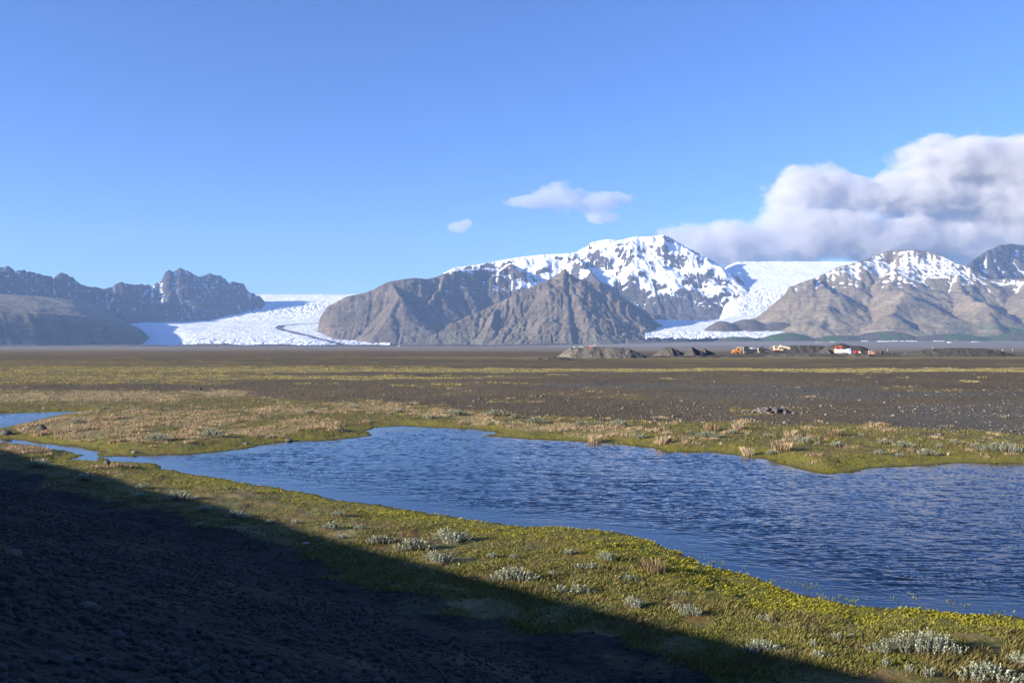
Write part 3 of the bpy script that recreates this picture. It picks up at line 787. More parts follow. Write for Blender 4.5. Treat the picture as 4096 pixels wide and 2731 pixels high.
def cloud(name, label, blobs, dens, seed, nscale=1 / 900.0, sharp=0.16, step=0.18, D=21000, namp=0.75):
    """blobs: (px, py, rx_px, ry_px, depth_m[, D]) ; a box mesh round them with density built from the blobs and noise"""
    E = []
    for b in blobs:
        d = b[5] if len(b) > 5 else D
        x, y, z = wp(b[0], b[1], d)
        E.append((x, y, z, b[2] * d / F, b[4], b[3] * d / F))
    E = np.array(E)
    pad = 1.25
    lo = (E[:, :3] - E[:, 3:] * pad).min(0); hi = (E[:, :3] + E[:, 3:] * pad).max(0)
    lo[1] = max(lo[1], 18700)
    c = (lo + hi) / 2
    v = [(x - c[0], y - c[1], z - c[2]) for z in (lo[2], hi[2]) for y in (lo[1], hi[1]) for x in (lo[0], hi[0])]
    f = [(0, 2, 3, 1), (4, 5, 7, 6), (0, 1, 5, 4), (2, 6, 7, 3), (0, 4, 6, 2), (1, 3, 7, 5)]
    g = NT(name + '_vapour')
    g.t.nodes.remove(g.b)
    tc = g.n('ShaderNodeTexCoord')
    best = None
    for (x, y, z, rx, ry, rz) in E:
        sub = g.n('ShaderNodeVectorMath', operation='SUBTRACT'); g.put(sub.inputs[0], tc.outputs['Object']); sub.inputs[1].default_value = (x - c[0], y - c[1], z - c[2])
        dv = g.n('ShaderNodeVectorMath', operation='DIVIDE'); g.put(dv.inputs[0], sub.outputs[0]); dv.inputs[1].default_value = (rx, ry, rz)
        ln = g.n('ShaderNodeVectorMath', operation='LENGTH'); g.put(ln.inputs[0], dv.outputs[0])
        val = g.math('SUBTRACT', 1.0, ln.outputs['Value'])
        if best is None: best = val
        else:
            nd = g.n('ShaderNodeMath', operation='SMOOTH_MAX'); g.put(nd.inputs[0], best); g.put(nd.inputs[1], val); nd.inputs[2].default_value = 0.25
            best = nd.outputs[0]
    mp = g.n('ShaderNodeMapping'); g.put(mp.inputs[0], tc.outputs['Object']); mp.inputs['Scale'].default_value = (nscale, nscale, nscale * 1.35); mp.inputs['Location'].default_value = (seed, seed * 2.3, 0)
    nz = g.noise(mp.outputs[0], 1.0, 9, 0.64, 0.15)
    q = g.math('ADD', best, g.math('MULTIPLY', g.math('SUBTRACT', nz, 0.56), namp * 2))
    q = g.sm(q, 0.0, sharp)
    pv = g.n('ShaderNodeVolumePrincipled')
    pv.inputs['Color'].default_value = (0.82, 0.82, 0.84, 1)
    pv.inputs['Anisotropy'].default_value = 0.15
    g.put(pv.inputs['Density'], g.math('MULTIPLY', q, dens))
    g.t.links.new(pv.outputs[0], g.out.inputs['Volume'])
    g.m.cycles.volume_step_rate = step
    o = mesh_np(name, v, f, g.m, smooth=False)
    o.location = c
    tag(o, label, 'cloud')

def build_clouds():
    cloud('cloud', 'large grey and white cloud bank resting on the right mountains',
          [(3250, 760, 220, 110, 900), (3400, 790, 220, 90, 900), (3800, 660, 260, 130, 1200), (4060, 665, 330, 135, 1300), (4350, 680, 350, 160, 1300), (3700, 780, 300, 120, 1100), (4100, 840, 450, 130, 1300),
           (3300, 930, 420, 125, 900), (3050, 985, 420, 110, 800), (2790, 990, 320, 105, 700), (3600, 960, 450, 120, 1000), (4000, 960, 480, 130, 1000), (4300, 930, 400, 160, 1000), (3750, 640, 150, 60, 700)],
          0.0023, 3.1, D=20600)
    cloud('cloud', 'ragged grey cloud floating alone in the blue above the snow summit',
          [(2240, 790, 130, 60, 380), (2130, 810, 120, 32, 300), (2380, 815, 130, 45, 350), (2440, 790, 110, 30, 300), (2400, 870, 90, 35, 300)], 0.0019, 9.4, nscale=1 / 480.0, D=20200, namp=0.85)
    cloud('cloud', 'tiny white puff of cloud left of the ragged grey cloud', [(1835, 910, 55, 26, 200), (1865, 895, 28, 22, 150)], 0.0026, 5.7, nscale=1 / 300.0, D=20000, namp=0.55)

# ------------------------------------------------------------------ placing on the ground
def gzs(x, y):
    x = np.atleast_1d(np.asarray(x, float)); y = np.atleast_1d(np.asarray(y, float))
    return ground_z(x, y)

def on_ground(px, py):
    """where the ray through a photo pixel meets the ground"""
    sl_ = (HZ - py) / F
    D = np.concatenate([np.arange(2.5, 60, 0.05), 60 * 1.006 ** np.arange(0, 860)])
    D = D[D < 10400]
    x = (px - 2048) * D / F
    g = ground_z(x, D)
    ray = EYE + sl_ * D
    k = np.argmax(ray < g)
    if k == 0: k = len(D) - 1
    return float(x[k]), float(D[k]), float(g[k])

# ------------------------------------------------------------------ vegetation
def leaf_material(name, c0, c1, c2, rough=0.75, trans=0.25):
    g = NT(name)
    v = g.attr('tone')
    n = g.noise(g.coord(), 0.9, 4, 0.6)
    col = g.ramp(g.math('ADD', g.math('MULTIPLY', v, 0.7), g.math('MULTIPLY', n, 0.3)), (0.15, c0), (0.5, c1), (0.85, c2))
    g.set(col, rough, spec=0.2)
    tr = g.n('ShaderNodeBsdfTranslucent'); g.put(tr.inputs[0], col)
    mx = g.n('ShaderNodeMixShader'); mx.inputs[0].default_value = trans
    g.t.links.new(g.b.outputs[0], mx.inputs[1]); g.t.links.new(tr.outputs[0], mx.inputs[2]); g.t.links.new(mx.outputs[0], g.out.inputs[0])
    return g.m

def blades(cx, cy, cz, n, spread, hgt, wid, lean, rng):
    """n blades round each centre; arrays in, one triangle-pair per blade out"""
    m = len(cx)
    N = m * n
    rep = lambda a: np.repeat(np.broadcast_to(a, (m,)), n)
    a = rng.random(N) * 2 * math.pi; r = np.sqrt(rng.random(N)) * rep(spread)
    bx = rep(cx) + np.cos(a) * r; by = rep(cy) + np.sin(a) * r; bz = rep(cz) - 0.02
    h = rep(hgt) * (0.55 + 0.6 * rng.random(N)); w = rep(wid) * (0.7 + 0.6 * rng.random(N))
    t = rng.random(N) * 2 * math.pi
    ln = rep(lean) * (0.3 + rng.random(N))
    ox = np.cos(a) * ln * h * 0.7 + ln * h * 0.5; oy = np.sin(a) * ln * h * 0.7
    dx = np.cos(t) * w / 2; dy = np.sin(t) * w / 2
    p0 = np.stack([bx - dx, by - dy, bz], -1); p1 = np.stack([bx + dx, by + dy, bz], -1)
    p2 = np.stack([bx + ox * .4 + dx * .8, by + oy * .4 + dy * .8, bz + h * 0.62], -1); p3 = np.stack([bx + ox, by + oy, bz + h], -1)
    v = np.stack([p0, p1, p2, p3], 1).reshape(-1, 3)
    f = np.arange(N * 4).reshape(-1, 4)
    tone = np.repeat(np.clip(np.repeat(rng.random(m), n) * 0.6 + rng.random(N) * 0.4, 0, 1), 4)
    return v, f, tone

def build_grass():
    rng = np.random.default_rng(21)
    def cand(n, pyr, k=1.0):
        px = rng.uniform(-250, 4350, n)
        py = pyr[0] + (pyr[1] - pyr[0]) * rng.random(n) ** k
        D = EYE * F / (py - HZ) * rng.uniform(0.97, 1.03, n)
        return (px - 2048) * D / F, D
    # short green grass on both banks
    x, y = cand(150000, (1600, 2760), 0.95)
    d = shore(x, y); veg, moss, tan, grey, wet, yard = masks(x, y, d)
    cl = fbm(x * 0.9, y * 0.9, 3, 401) + 0.6 * fbm(x * 0.15, y * 0.15, 2, 402)
    ok = (d > 0.03) & (veg > 0.35) & (cl + 0.28 * rng.random(len(x)) + 0.15 * (y > 35) > 0.02) & (moss < 0.9 + 0 * x)
    x, y, d, moss, cl = x[ok], y[ok], d[ok], moss[ok], cl[ok]
    z = ground_z(x, y, d)
    hh = (0.04 + 0.11 * np.clip(cl + 0.3, 0, 1) * rng.random(len(x)) ** 0.7) * (1 - 0.5 * moss) * (1 + 0.8 * ss(35, 60, y))
    v, f, t = blades(x, y, z, 5, 0.09 + 0.0016 * y, hh, 0.010 + 0.00035 * y, 0.6, rng)
    o = mesh_np('grass', v, f, leaf_material('grass_blades', (0.05, 0.055, 0.010), (0.13, 0.133, 0.026), (0.27, 0.245, 0.08)), attrs=dict(tone=t)); tag(o, kind='stuff')
    # bright moss cushions at the water's edge
    x, y = cand(60000, (1600, 2760), 0.8)
    d = shore(x, y); veg, moss, tan, grey, wet, yard = masks(x, y, d)
    ok = (d > -0.15) & (d < 2.8) & (moss * (0.45 + 1.3 * fbm(x * 0.8, y * 0.8, 4, 403)) > rng.random(len(x)) * 0.6)
    x, y, d = x[ok], y[ok], d[ok]
    z = np.maximum(ground_z(x, y, d), 0.0)
    v, f, t = blades(x, y, z, 7, 0.11 + 0.001 * y, 0.055, 0.035 + 0.0004 * y, 1.5, rng)
    o = mesh_np('moss', v, f, leaf_material('moss_fronds', (0.065, 0.064, 0.007), (0.19, 0.182, 0.015), (0.31, 0.285, 0.032)), attrs=dict(tone=t)); tag(o, kind='stuff')
    # water grass standing in the shallows by the near bank
    x, y = cand(26000, (1950, 2560), 0.7)
    d = shore(x, y); s = (x + y) * BK
    ok = (d < 0.02) & (d > -1.7) & (s < 27) & (fbm(x * 1.4, y * 1.4, 3, 411) > 0.16 + 0.15 * ss(0, -1.7, d) + 0.25 * ss(2900, 2500, 2048 + x / y * F)) & (rng.random(len(x)) < 0.6)
    x, y = x[ok], y[ok]
    v, f, t = blades(x, y, np.full(len(x), -0.03), 5, 0.08, 0.11, 0.012, 0.5, rng)
    o = mesh_np('water_grass', v, f, leaf_material('water_grass_blades', (0.08, 0.10, 0.015), (0.16, 0.18, 0.03), (0.26, 0.26, 0.06)), attrs=dict(tone=t)); tag(o, kind='stuff')
    # tan dry grass
    x, y = cand(130000, (1560, 1960), 0.9)
    d = shore(x, y); veg, moss, tan, grey, wet, yard = masks(x, y, d)
    cl = fbm(x * 0.35, y * 0.35, 3, 404) + 0.5 * fbm(x * 1.3, y * 1.3, 2, 405)
    ok = (d > 0.5) & (tan > 0.25) & (veg > 0.3) & (y < 125) & (cl + 0.22 * rng.random(len(x)) > 0.06)
    x, y, d, cl, tan = x[ok], y[ok], d[ok], cl[ok], tan[ok]
    z = ground_z(x, y, d)
    v, f, t = blades(x, y, z, 7, 0.14, 0.10 + 0.24 * np.clip(cl + .2, 0, 1), 0.020 + 0.0002 * y, 0.35, rng)
    MT = leaf_material('dry_grass_blades', (0.15, 0.105, 0.055), (0.30, 0.22, 0.13), (0.50, 0.40, 0.27))
    o = mesh_np('dry_grass', v, f, MT, attrs=dict(tone=t)); tag(o, kind='stuff')
    # coarse straw tufts in the bands crossing the plain
    n = 60000
    y = rng.uniform(120, 240, n); x = rng.uniform(-0.62, 0.62, n) * y
    d = shore(x, y); veg, moss, tan, grey, wet, yard = masks(x, y, d)
    ok = (d > 0.6) & (veg > 0.62) & (fbm(x * 0.12, y * 0.12, 3, 408) + 0.3 * rng.random(n) > 0.1)
    x, y, d = x[ok], y[ok], d[ok]
    v, f, t = blades(x, y, ground_z(x, y, d), 5, 0.35, 0.26, 0.07, 0.6, rng)
    o = mesh_np('straw_tufts', v, f, leaf_material('straw_blades', (0.12, 0.105, 0.035), (0.24, 0.21, 0.08), (0.38, 0.33, 0.16)), attrs=dict(tone=t)); tag(o, kind='stuff')
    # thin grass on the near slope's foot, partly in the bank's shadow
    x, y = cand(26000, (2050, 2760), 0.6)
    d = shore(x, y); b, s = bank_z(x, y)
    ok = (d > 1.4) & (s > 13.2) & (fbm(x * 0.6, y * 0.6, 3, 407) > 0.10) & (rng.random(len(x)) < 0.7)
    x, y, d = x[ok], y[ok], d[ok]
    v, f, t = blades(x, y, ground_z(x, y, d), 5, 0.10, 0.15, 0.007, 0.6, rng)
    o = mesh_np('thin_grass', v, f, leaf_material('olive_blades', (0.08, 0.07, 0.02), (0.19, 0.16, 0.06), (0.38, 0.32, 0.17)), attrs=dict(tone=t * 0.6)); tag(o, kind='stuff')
    return MT

def leaf_cloud(rng, n_sprig, w, d, h, leafs=16, ls=0.045):
    """upright leafy sprigs in a low mound: returns stems and leaves"""
    a = rng.random(n_sprig) * 2 * math.pi; r = np.sqrt(rng.random(n_sprig))
    wob = 0.75 + 0.35 * np.cos(a * 3 + rng.random() * 6)
    bx = np.cos(a) * r * w / 2 * wob; by = np.sin(a) * r * d / 2 * wob
    hh = h * (1 - 0.55 * r ** 2) * (0.65 + 0.45 * rng.random(n_sprig))
    tx = bx + rng.normal(0, 0.05, n_sprig) + np.cos(a) * r * 0.08; ty = by + rng.normal(0, 0.05, n_sprig)
    sw = 0.006
    sv = np.stack([np.stack([bx - sw, by, np.zeros(n_sprig)], -1), np.stack([bx + sw, by, np.zeros(n_sprig)], -1), np.stack([tx + sw / 2, ty, hh * .9], -1), np.stack([tx - sw / 2, ty + sw, hh * .9], -1)], 1).reshape(-1, 3)
    sf = np.arange(n_sprig * 4).reshape(-1, 4)
    N = n_sprig * leafs
    t = np.tile(np.linspace(0.3, 1.0, leafs), n_sprig)
    X = np.repeat(bx, leafs) * (1 - t) + np.repeat(tx, leafs) * t; Y = np.repeat(by, leafs) * (1 - t) + np.repeat(ty, leafs) * t; Z = np.repeat(hh, leafs) * t
    an = rng.random(N) * 2 * math.pi; el = rng.uniform(0.2, 1.2, N)
    L_ = ls * (0.7 + 0.6 * rng.random(N))
    ax = np.stack([np.cos(an) * np.cos(el), np.sin(an) * np.cos(el), np.sin(el)], -1)
    sd = np.stack([-np.sin(an), np.cos(an), np.zeros(N)], -1)
    p = np.stack([X, Y, Z], -1)
    lv = np.stack([p, p + ax * L_[:, None] * .5 + sd * L_[:, None] * .28, p + ax * L_[:, None], p + ax * L_[:, None] * .5 - sd * L_[:, None] * .28], 1).reshape(-1, 3)
    lf = np.arange(N * 4).reshape(-1, 4)
    tone = np.repeat(np.clip(np.repeat(rng.random(n_sprig), leafs) * .5 + .5 * rng.random(N), 0, 1), 4)
    return sv, sf, lv, lf, tone

def build_shrubs():
    rng = np.random.default_rng(5)
    ML = leaf_material('willow_leaves', (0.14, 0.17, 0.115), (0.30, 0.34, 0.245), (0.52, 0.56, 0.44), trans=0.15)
    MS = NT('willow_wood').set((0.10, 0.075, 0.05), 0.9)
    protos = {}
    def proto(key, n, w, d, h):
        sv, sf, lv, lf, t = leaf_cloud(rng, n, w, d, h)
        e = empty('willow_shrub', (0, 0, 0))
        mesh_np('stems', sv, sf, MS, e); mesh_np('foliage', lv, lf, ML, e, dict(tone=t))
        protos[key] = e
        e['used'] = 0
        return e
    for k, a in dict(big=(240, 2.2, 0.8, 0.50), wide=(110, 1.25, 0.7, 0.34), round=(90, 0.9, 0.8, 0.36), small=(34, 0.5, 0.4, 0.22), sparse=(26, 0.75, 0.4, 0.20)).items():
        proto(k, *a)
    first = {k: True for k in protos}
    def put(key, px, py, wpx, label, group=None):
        x, y, z = on_ground(px, py)
        base = protos[key]
        if first[key]:
            o = base; first[key] = False
        else:
            o = base.copy(); COL.objects.link(o)
            for ch in list(base.children):
                c = ch.copy(); COL.objects.link(c); c.parent = o
        w = wpx * y / F
        w0 = dict(big=2.2, wide=1.25, round=0.9, small=0.5, sparse=0.75)[key]
        sc = w / w0
        o.location = (x, y, z - 0.01); o.scale = (sc, sc, max(min(sc, 1.5), 0.75)) ; o.rotation_euler = (0, 0, rng.uniform(-0.3, 0.3))
        if 'used' in o: del o['used']
        for k in ('group',):
            if k in o: del o[k]
        tag(o, label, 'shrub', group)
        for ch in o.children:
            for k in ('label', 'category'): 
                if k in ch: del ch[k]
    G1 = 'grey green willow shrubs on the near bank'
    G2 = 'grey green willow shrubs on the far bank'
    near = [
        ('big', 3690, 2612, 400, 'widest pale leafed willow shrub, on the sunlit grass near the bottom right corner'),
        ('wide', 3946, 2722, 260, 'pale willow shrub cut by the bottom edge of the picture near its right corner'),
        ('round', 4083, 2668, 90, 'small pale shrub touching the right edge above the bottom corner'),
        ('wide', 3047, 2612, 180, 'dull willow shrub inside the dark bank shadow near the bottom right'),
        ('wide', 2049, 2322, 200, 'dense pale willow shrub on the shadow edge below the middle of the pond'),
        ('round', 1802, 2172, 150, 'tallest willow shrub on the near bank, left of the dense one, nearest the water'),
        ('wide', 1515, 2172, 120, 'willow shrub at the left end of the row under the pond bank'),
        ('wide', 1652, 2200, 180, 'long low willow shrub between two others under the pond bank'),
        ('round', 1750, 2248, 115, 'round willow shrub right on the edge of the bank shadow'),
        ('wide', 714, 2000, 140, 'pale willow shrub lying along the shadow edge towards the left'),
        ('wide', 946, 2070, 115, 'willow shrub half lit on the shadow edge left of centre'),
        ('wide', 149, 1866, 110, 'dim shaded willow shrub near the left edge under the stream'),
        ('round', 2427, 2242, 68, 'compact round willow shrub on the yellow moss near the pond corner'),
        ('sparse', 2353, 2275, 110, 'straggling willow shrub in a diagonal line below the compact round one'),
        ('sparse', 2505, 2322, 105, 'straggling willow shrub on green grass beside the dry tan tuft'),
        ('round', 2537, 2430, 80, 'willow shrub at the corner of the bank shadow below the dry tan tuft'),
        ('sparse', 2295, 2374, 160, 'thin row of willow sprigs along the shadow edge, lower middle'),
        ('wide', 2755, 2462, 95, 'pale willow shrub lit against the black shadow right of the lower middle'),
        ('sparse', 2732, 2384, 70, 'thin willow sprigs on grass above the shrub lit against the shadow'),
        ('sparse', 3065, 2482, 72, 'lone thin willow sprig cluster on rust coloured grass, right of the middle'),
    ]
    for a in near: put(*a, group=G1)
    for px, py, w in [(1968, 2232, 50), (2054, 2236, 42), (2209, 2305, 42), (2278, 2217, 55), (1327, 2120, 80), (1184, 2096, 50), (1351, 2066, 60), (1369, 2155, 45), (2709, 2440, 55), (3279, 2634, 70), (3544, 2664, 35), (3720, 2706, 60),
                      (571, 1955, 60), (340, 1920, 80), (1440, 2120, 55), (3350, 2560, 50), (820, 2045, 60), (1080, 2095, 50), (3640, 2690, 45), (3255, 2590, 35)]:
        put('small', px, py, w, 'small tuft of pale willow leaves in the grass of the near bank', 'small willow tufts on the near bank')
    far = [
        ('wide', 625, 1762, 115, 'pale willow shrub in the tan grass left of the pond, left one of a pair'),
        ('wide', 845, 1748, 115, 'pale willow shrub in the tan grass left of the pond, right one of a pair'),
        ('round', 303, 1694, 62, 'willow shrub among tan grass above the left boulder'),
        ('round', 1818, 1660, 72, 'willow shrub at the top of the far bank above the pond bay'),
        ('round', 1717, 1676, 56, 'willow shrub just left of and below the highest one over the pond bay'),
        ('wide', 1985, 1664, 92, 'flat willow shrub between tan tufts right of the pond bay'),
        ('wide', 2145, 1694, 92, 'willow shrub with tan grass in front, above the pond middle'),
        ('wide', 2324, 1706, 82, 'willow shrub on the gravel edge above the pond middle'),
        ('round', 2478, 1706, 70, 'willow shrub at the right end of the row above the pond middle'),
        ('wide', 2827, 1750, 100, 'low bright willow shrub below the brightest tan tuft on the far bank'),
        ('round', 3208, 1770, 76, 'willow shrub with a tan tuft behind it on the right far bank'),
        ('wide', 3613, 1788, 92, 'brightest round willow shrub on the right far bank'),
        ('big', 4015, 1808, 185, 'largest pale willow thicket on the far bank at the right edge'),
        ('wide', 3089, 1817, 72, 'willow shrub at the waterside left of the mossy point'),
        ('wide', 3708, 1820, 92, 'low willow shrub on green turf near the right shore'),
    ]
    for a in far: put(*a, group=G2)
    for px, py, w in [(3351, 1787, 60), (2568, 1756, 50), (3517, 1820, 50), (3601, 1828, 40), (3535, 1777, 50), (3273, 1780, 36), (3238, 1712, 26), (4029, 1677, 40), (2395, 1702, 55), (2060, 1672, 45), (2930, 1735, 40), (3070, 1750, 40),
                      (3820, 1775, 45), (3900, 1790, 40), (2760, 1735, 35), (420, 1640, 45), (560, 1600, 40), (1240, 1655, 40), (1420, 1635, 45), (1600, 1650, 40), (2990, 1745, 30), (3450, 1745, 30), (640, 1640, 30), (3760, 1790, 35)]:
        put('small', px, py, w, 'small tuft of pale willow leaves on the far bank of the pond', 'small willow tufts on the far bank')

def build_tussocks(MT):
    rng = np.random.default_rng(8)
    ps = []
    for k in range(3):
        n = 130
        v, f, t = blades(np.zeros(1), np.zeros(1), np.zeros(1), n, 0.35, 0.42, 0.016, 0.35, rng)
        ps.append((v, f, t))
    objs = []
    spots = [(2845, 1722, 62, 'brightest tan grass tuft on the far bank, left one of two at the gravel edge'), (2952, 1716, 46, 'tan grass tuft at the gravel edge, right one of two'),
             (3160, 1744, 52, 'tan grass tuft behind a willow shrub on the right far bank'), (3336, 1742, 60, 'double tan grass tuft farthest right on the far bank'),
             (2994, 1820, 62, 'tan grass tuft at the waterline by the mossy point'), (3125, 1800, 82, 'broad tan grass tuft beside a pale shrub on the mossy point'),
             (1848, 1700, 30, 'narrow upright tan tuft on the shore under the pond bay'), (1943, 1704, 28, 'small tan tuft on the shore left of the pond spit'),
             (2002, 1702, 36, 'tan tuft on the shore at the tip of the pond spit'), (2617, 2284, 100, 'dry tan grass tuft on the near bank by the pond'),
             (2380, 1768, 60, 'tan tuft on the shore above the middle of the pond'), (2650, 1775, 70, 'tan tuft on the shore right of the pale shallow corner')]
    for i, (px, py, w, lab) in enumerate(spots):
        x, y, z = on_ground(px, py)
        sc = w * y / F / 0.75
        if i < 3:
            v, f, t = ps[i]
            o = mesh_np('grass_tuft', v, f, MT, attrs=dict(tone=t)); objs.append(o)
        else:
            o = objs[i % 3].copy(); COL.objects.link(o)
        o.location = (x, y, z); o.scale = (sc, sc, min(sc, 1.4)); o.rotation_euler = (0, 0, rng.uniform(0, 6))
        tag(o, lab, 'grass tuft', 'tan grass tufts on the pond banks')

# ------------------------------------------------------------------ stones
def ico(sub):
    import bmesh
    bm = bmesh.new(); bmesh.ops.create_icosphere(bm, subdivisions=sub, radius=1.0)
    v = np.array([p.co[:] for p in bm.verts]); f = np.array([[q.index for q in p.verts] for p in bm.faces]); bm.free()
    return v, f

def stone_shape(v, rng, angular=0.35):
    """round or blocky pebble out of a sphere"""
    p = v.copy()
    for _ in range(5):
        n = rng.normal(size=3); n /= np.linalg.norm(n)
        cut = rng.uniform(0.55, 0.95)
        dd = p @ n - cut
        p = p - np.outer(np.maximum(dd, 0) * (0.5 + angular), n)
    q = p * 1.7 + rng.uniform(0, 50, 3)
    r = 1 + 0.16 * noise2(q[:, 0] + q[:, 2], q[:, 1] - q[:, 2], int(rng.integers(999)))
    return p * r[:, None] * np.array([1.0, rng.uniform(0.65, 0.95), rng.uniform(0.5, 0.8)])

def stone_material(name, c0, c1):
    g = NT(name)
    n = g.noise(g.coord(), 6.0, 6, 0.65)
    oi = g.n('ShaderNodeObjectInfo')
    v = g.math('ADD', g.attr('tone'), g.math('MULTIPLY', oi.outputs['Random'], 0.9))
    col = g.mix(g.math('MULTIPLY', v, 0.6), c0, c1)
    col = g.mix(1.0, col, g.ramp(n, (0.3, 0.6), (0.7, 1.35)), 'MULTIPLY')
    return g.set(col, 0.85, g.bump(n, 0.35, 0.05), spec=0.3)

def build_stones():
    rng = np.random.default_rng(31)
    MC = stone_material('basalt_cobble', (0.012, 0.012, 0.0125), (0.065, 0.064, 0.062))
    MG = stone_material('plain_stone', (0.035, 0.034, 0.035), (0.17, 0.16, 0.15))
    hi, hf = ico(3); lo, lf = ico(1)
    # cobbles on the near bank
    n = 150000
    x = rng.uniform(-34, 9, n); y = rng.uniform(2.2, 40, n)
    b, s = bank_z(x, y)
    px = 2048 + x / y * F; z0 = gzs(x, y); py = HZ + (EYE - z0) / y * F
    ok = (px > -150) & (px < 4250) & (py < 2800) & (s > 0.8) & (s < 14.2 + 0.8 * fbm(x * .3, y * .3, 2, 9)) & (fbm(x * 0.5, y * 0.5, 3, 66) + 0.5 * rng.random(n) > 0.04 + 0.25 * ss(9, 14, s))
    x, y, z0, s = x[ok], y[ok], z0[ok], s[ok]
    size = np.clip(np.exp(rng.normal(math.log(0.027), 0.46, len(x))), 0.012, 0.075) * (1 - 0.35 * ss(9, 14, s))
    size = np.where(y > 22, np.maximum(size, 0.022), size)
    app = size / y
    order = np.argsort(-app)
    big = order[:285]
    rest = order[285:38000]
    protos = []
    for k in range(8):
        v = stone_shape(hi, rng, 0.2 + 0.3 * (k % 3) / 2)
        protos.append(v)
    meshes = []
    for i, k in enumerate(big):
        if i < 8:
            o = mesh_np('cobble', protos[i], hf, MC, attrs=dict(tone=np.full(len(hi), 0.4))); meshes.append(o)
        else:
            o = meshes[int(rng.integers(8))].copy(); COL.objects.link(o)
        o.location = (x[k], y[k], z0[k] + size[k] * 0.25); o.scale = (size[k],) * 3
        o.rotation_euler = (rng.normal(0, 0.25), rng.normal(0, 0.25), rng.uniform(0, 6.28))
        tag(o, 'rounded grey basalt cobble lying on the shaded gravel bank in the foreground', 'cobble', 'cobbles on the shaded bank')
    base = [stone_shape(lo, rng, 0.3) for _ in range(12)]
    def merged(name, x, y, z, size, mat, light):
        V = []; T = []
        for i in range(len(x)):
            a = rng.uniform(0, 6.28); c, s_ = math.cos(a), math.sin(a)
            p = base[i % 12] * size[i]
            V.append(np.stack([p[:, 0] * c - p[:, 1] * s_ + x[i], p[:, 0] * s_ + p[:, 1] * c + y[i], p[:, 2] + z[i] + size[i] * .2], -1)); T.append(np.full(len(p), rng.random() ** light))
        V = np.concatenate(V); T = np.concatenate(T)
        Fc = (lf[None] + (np.arange(len(x)) * len(lo))[:, None, None]).reshape(-1, 3)
        o = mesh_np(name, V, Fc, mat, attrs=dict(tone=T)); tag(o, kind='stuff')
    merged('bank_gravel', x[rest], y[rest], z0[rest], size[rest], MC, 1.6)
    # stones over the plain beyond the pond
    n = 26000
    px = rng.uniform(-200, 4300, n); py = 1470 + 330 * rng.random(n) ** 0.9
    D = EYE * F / (py - HZ); X = (px - 2048) * D / F
    d = shore(X, D); veg, moss, tan, grey, wet, yard = masks(X, D, d)
    ok = (d > 1.5) & (veg < 0.5) & (D < 230) & (fbm(X * .08, D * .08, 3, 71) + 0.5 * rng.random(n) > 0.12)
    X, D = X[ok][:6500], D[ok][:6500]
    sz = np.clip(np.exp(rng.normal(math.log(0.055), 0.5, len(X))), 0.03, 0.24)
    merged('plain_gravel', X, D, gzs(X, D), sz, MG, 4.5)
    # single boulders
    def boulder(px, py, wpx, label, mat, name='boulder', flat=1.0, sink=0.3):
        xx, yy, zz = on_ground(px, py)
        v = stone_shape(hi, rng, 0.35)
        r = wpx * yy / F / 2
        o = mesh_np(name, v * np.array([r, r * .8, r * flat]), hf, mat, attrs=dict(tone=np.full(len(v), 0.5)))
        o.location = (xx, yy, max(zz, 0) + r * flat * (0.7 - sink) * 0.6); o.rotation_euler = (0, 0, rng.uniform(-.5, .5))
        tag(o, label, 'boulder')
    boulder(167, 1722, 50, 'smooth dark boulder on the green tip between the stream arms at the left', MC, flat=1.0)
    boulder(22, 1738, 58, 'dark boulder in the stream at the left edge', MG, flat=0.8)
    boulder(802, 1562, 14, 'small upright pale stone standing on the plain at the left', MC, flat=2.2)
    boulder(538, 1812, 26, 'small dark rock on the mossy shore left of the pond', MG)
    boulder(1155, 1764, 30, 'dark rock in the water at the left shore of the pond', MG)
    boulder(985, 1776, 22, 'dark rock in the grass left of the pond rock', MG)
    boulder(428, 1856, 30, 'dark rock at the inner bend of the stream mouth', MG)
    boulder(3375, 1705, 18, 'round grey stone alone on the gravel edge at the right', MC)
    boulder(57, 2225, 70, 'brownish boulder at the left edge of the shaded bank', stone_material('brown_boulder', (0.10, 0.075, 0.055), (0.13, 0.10, 0.075)))
    boulder(355, 2430, 66, 'blocky pale boulder in the shaded bank at the lower left', stone_material('pale_boulder', (0.14, 0.115, 0.09), (0.18, 0.15, 0.12)))
    boulder(3408, 2542, 26, 'small white stone on the sunlit grass above the widest shrub', stone_material('white_stone', (0.30, 0.28, 0.25), (0.38, 0.36, 0.33)), flat=0.6)
    boulder(1224, 2176, 34, 'pale flat stone in the shadow of the near bank', stone_material('violet_stone', (0.22, 0.21, 0.23), (0.25, 0.24, 0.26)), flat=0.5)
    boulder(1838, 2258, 14, 'small white stone on the shadow edge beside a round shrub', stone_material('white_pebble', (0.35, 0.33, 0.30), (0.4, 0.38, 0.35)))
    # heap of dark stones on the plain
    xx, yy, zz = on_ground(3080, 1650)
    V = []; T = []; m = 90
    for i in range(m):
        a = rng.normal(0, 1.0); c = rng.normal(0, 0.8); r = rng.uniform(0.10, 0.28)
        V.append(base[i % 12] * r + np.array([a, c, 0.35 * math.exp(-(a * a + c * c) / 1.5)])); T.append(np.full(len(lo), rng.random() * .3))
    o = mesh_np('stone_heap', np.concatenate(V), (lf[None] + (np.arange(m) * len(lo))[:, None, None]).reshape(-1, 3), MG, attrs=dict(tone=np.concatenate(T)))
    o.location = (xx, yy, zz); tag(o, 'small heap of black stones on the brown gravel plain at the right', 'stone heap')

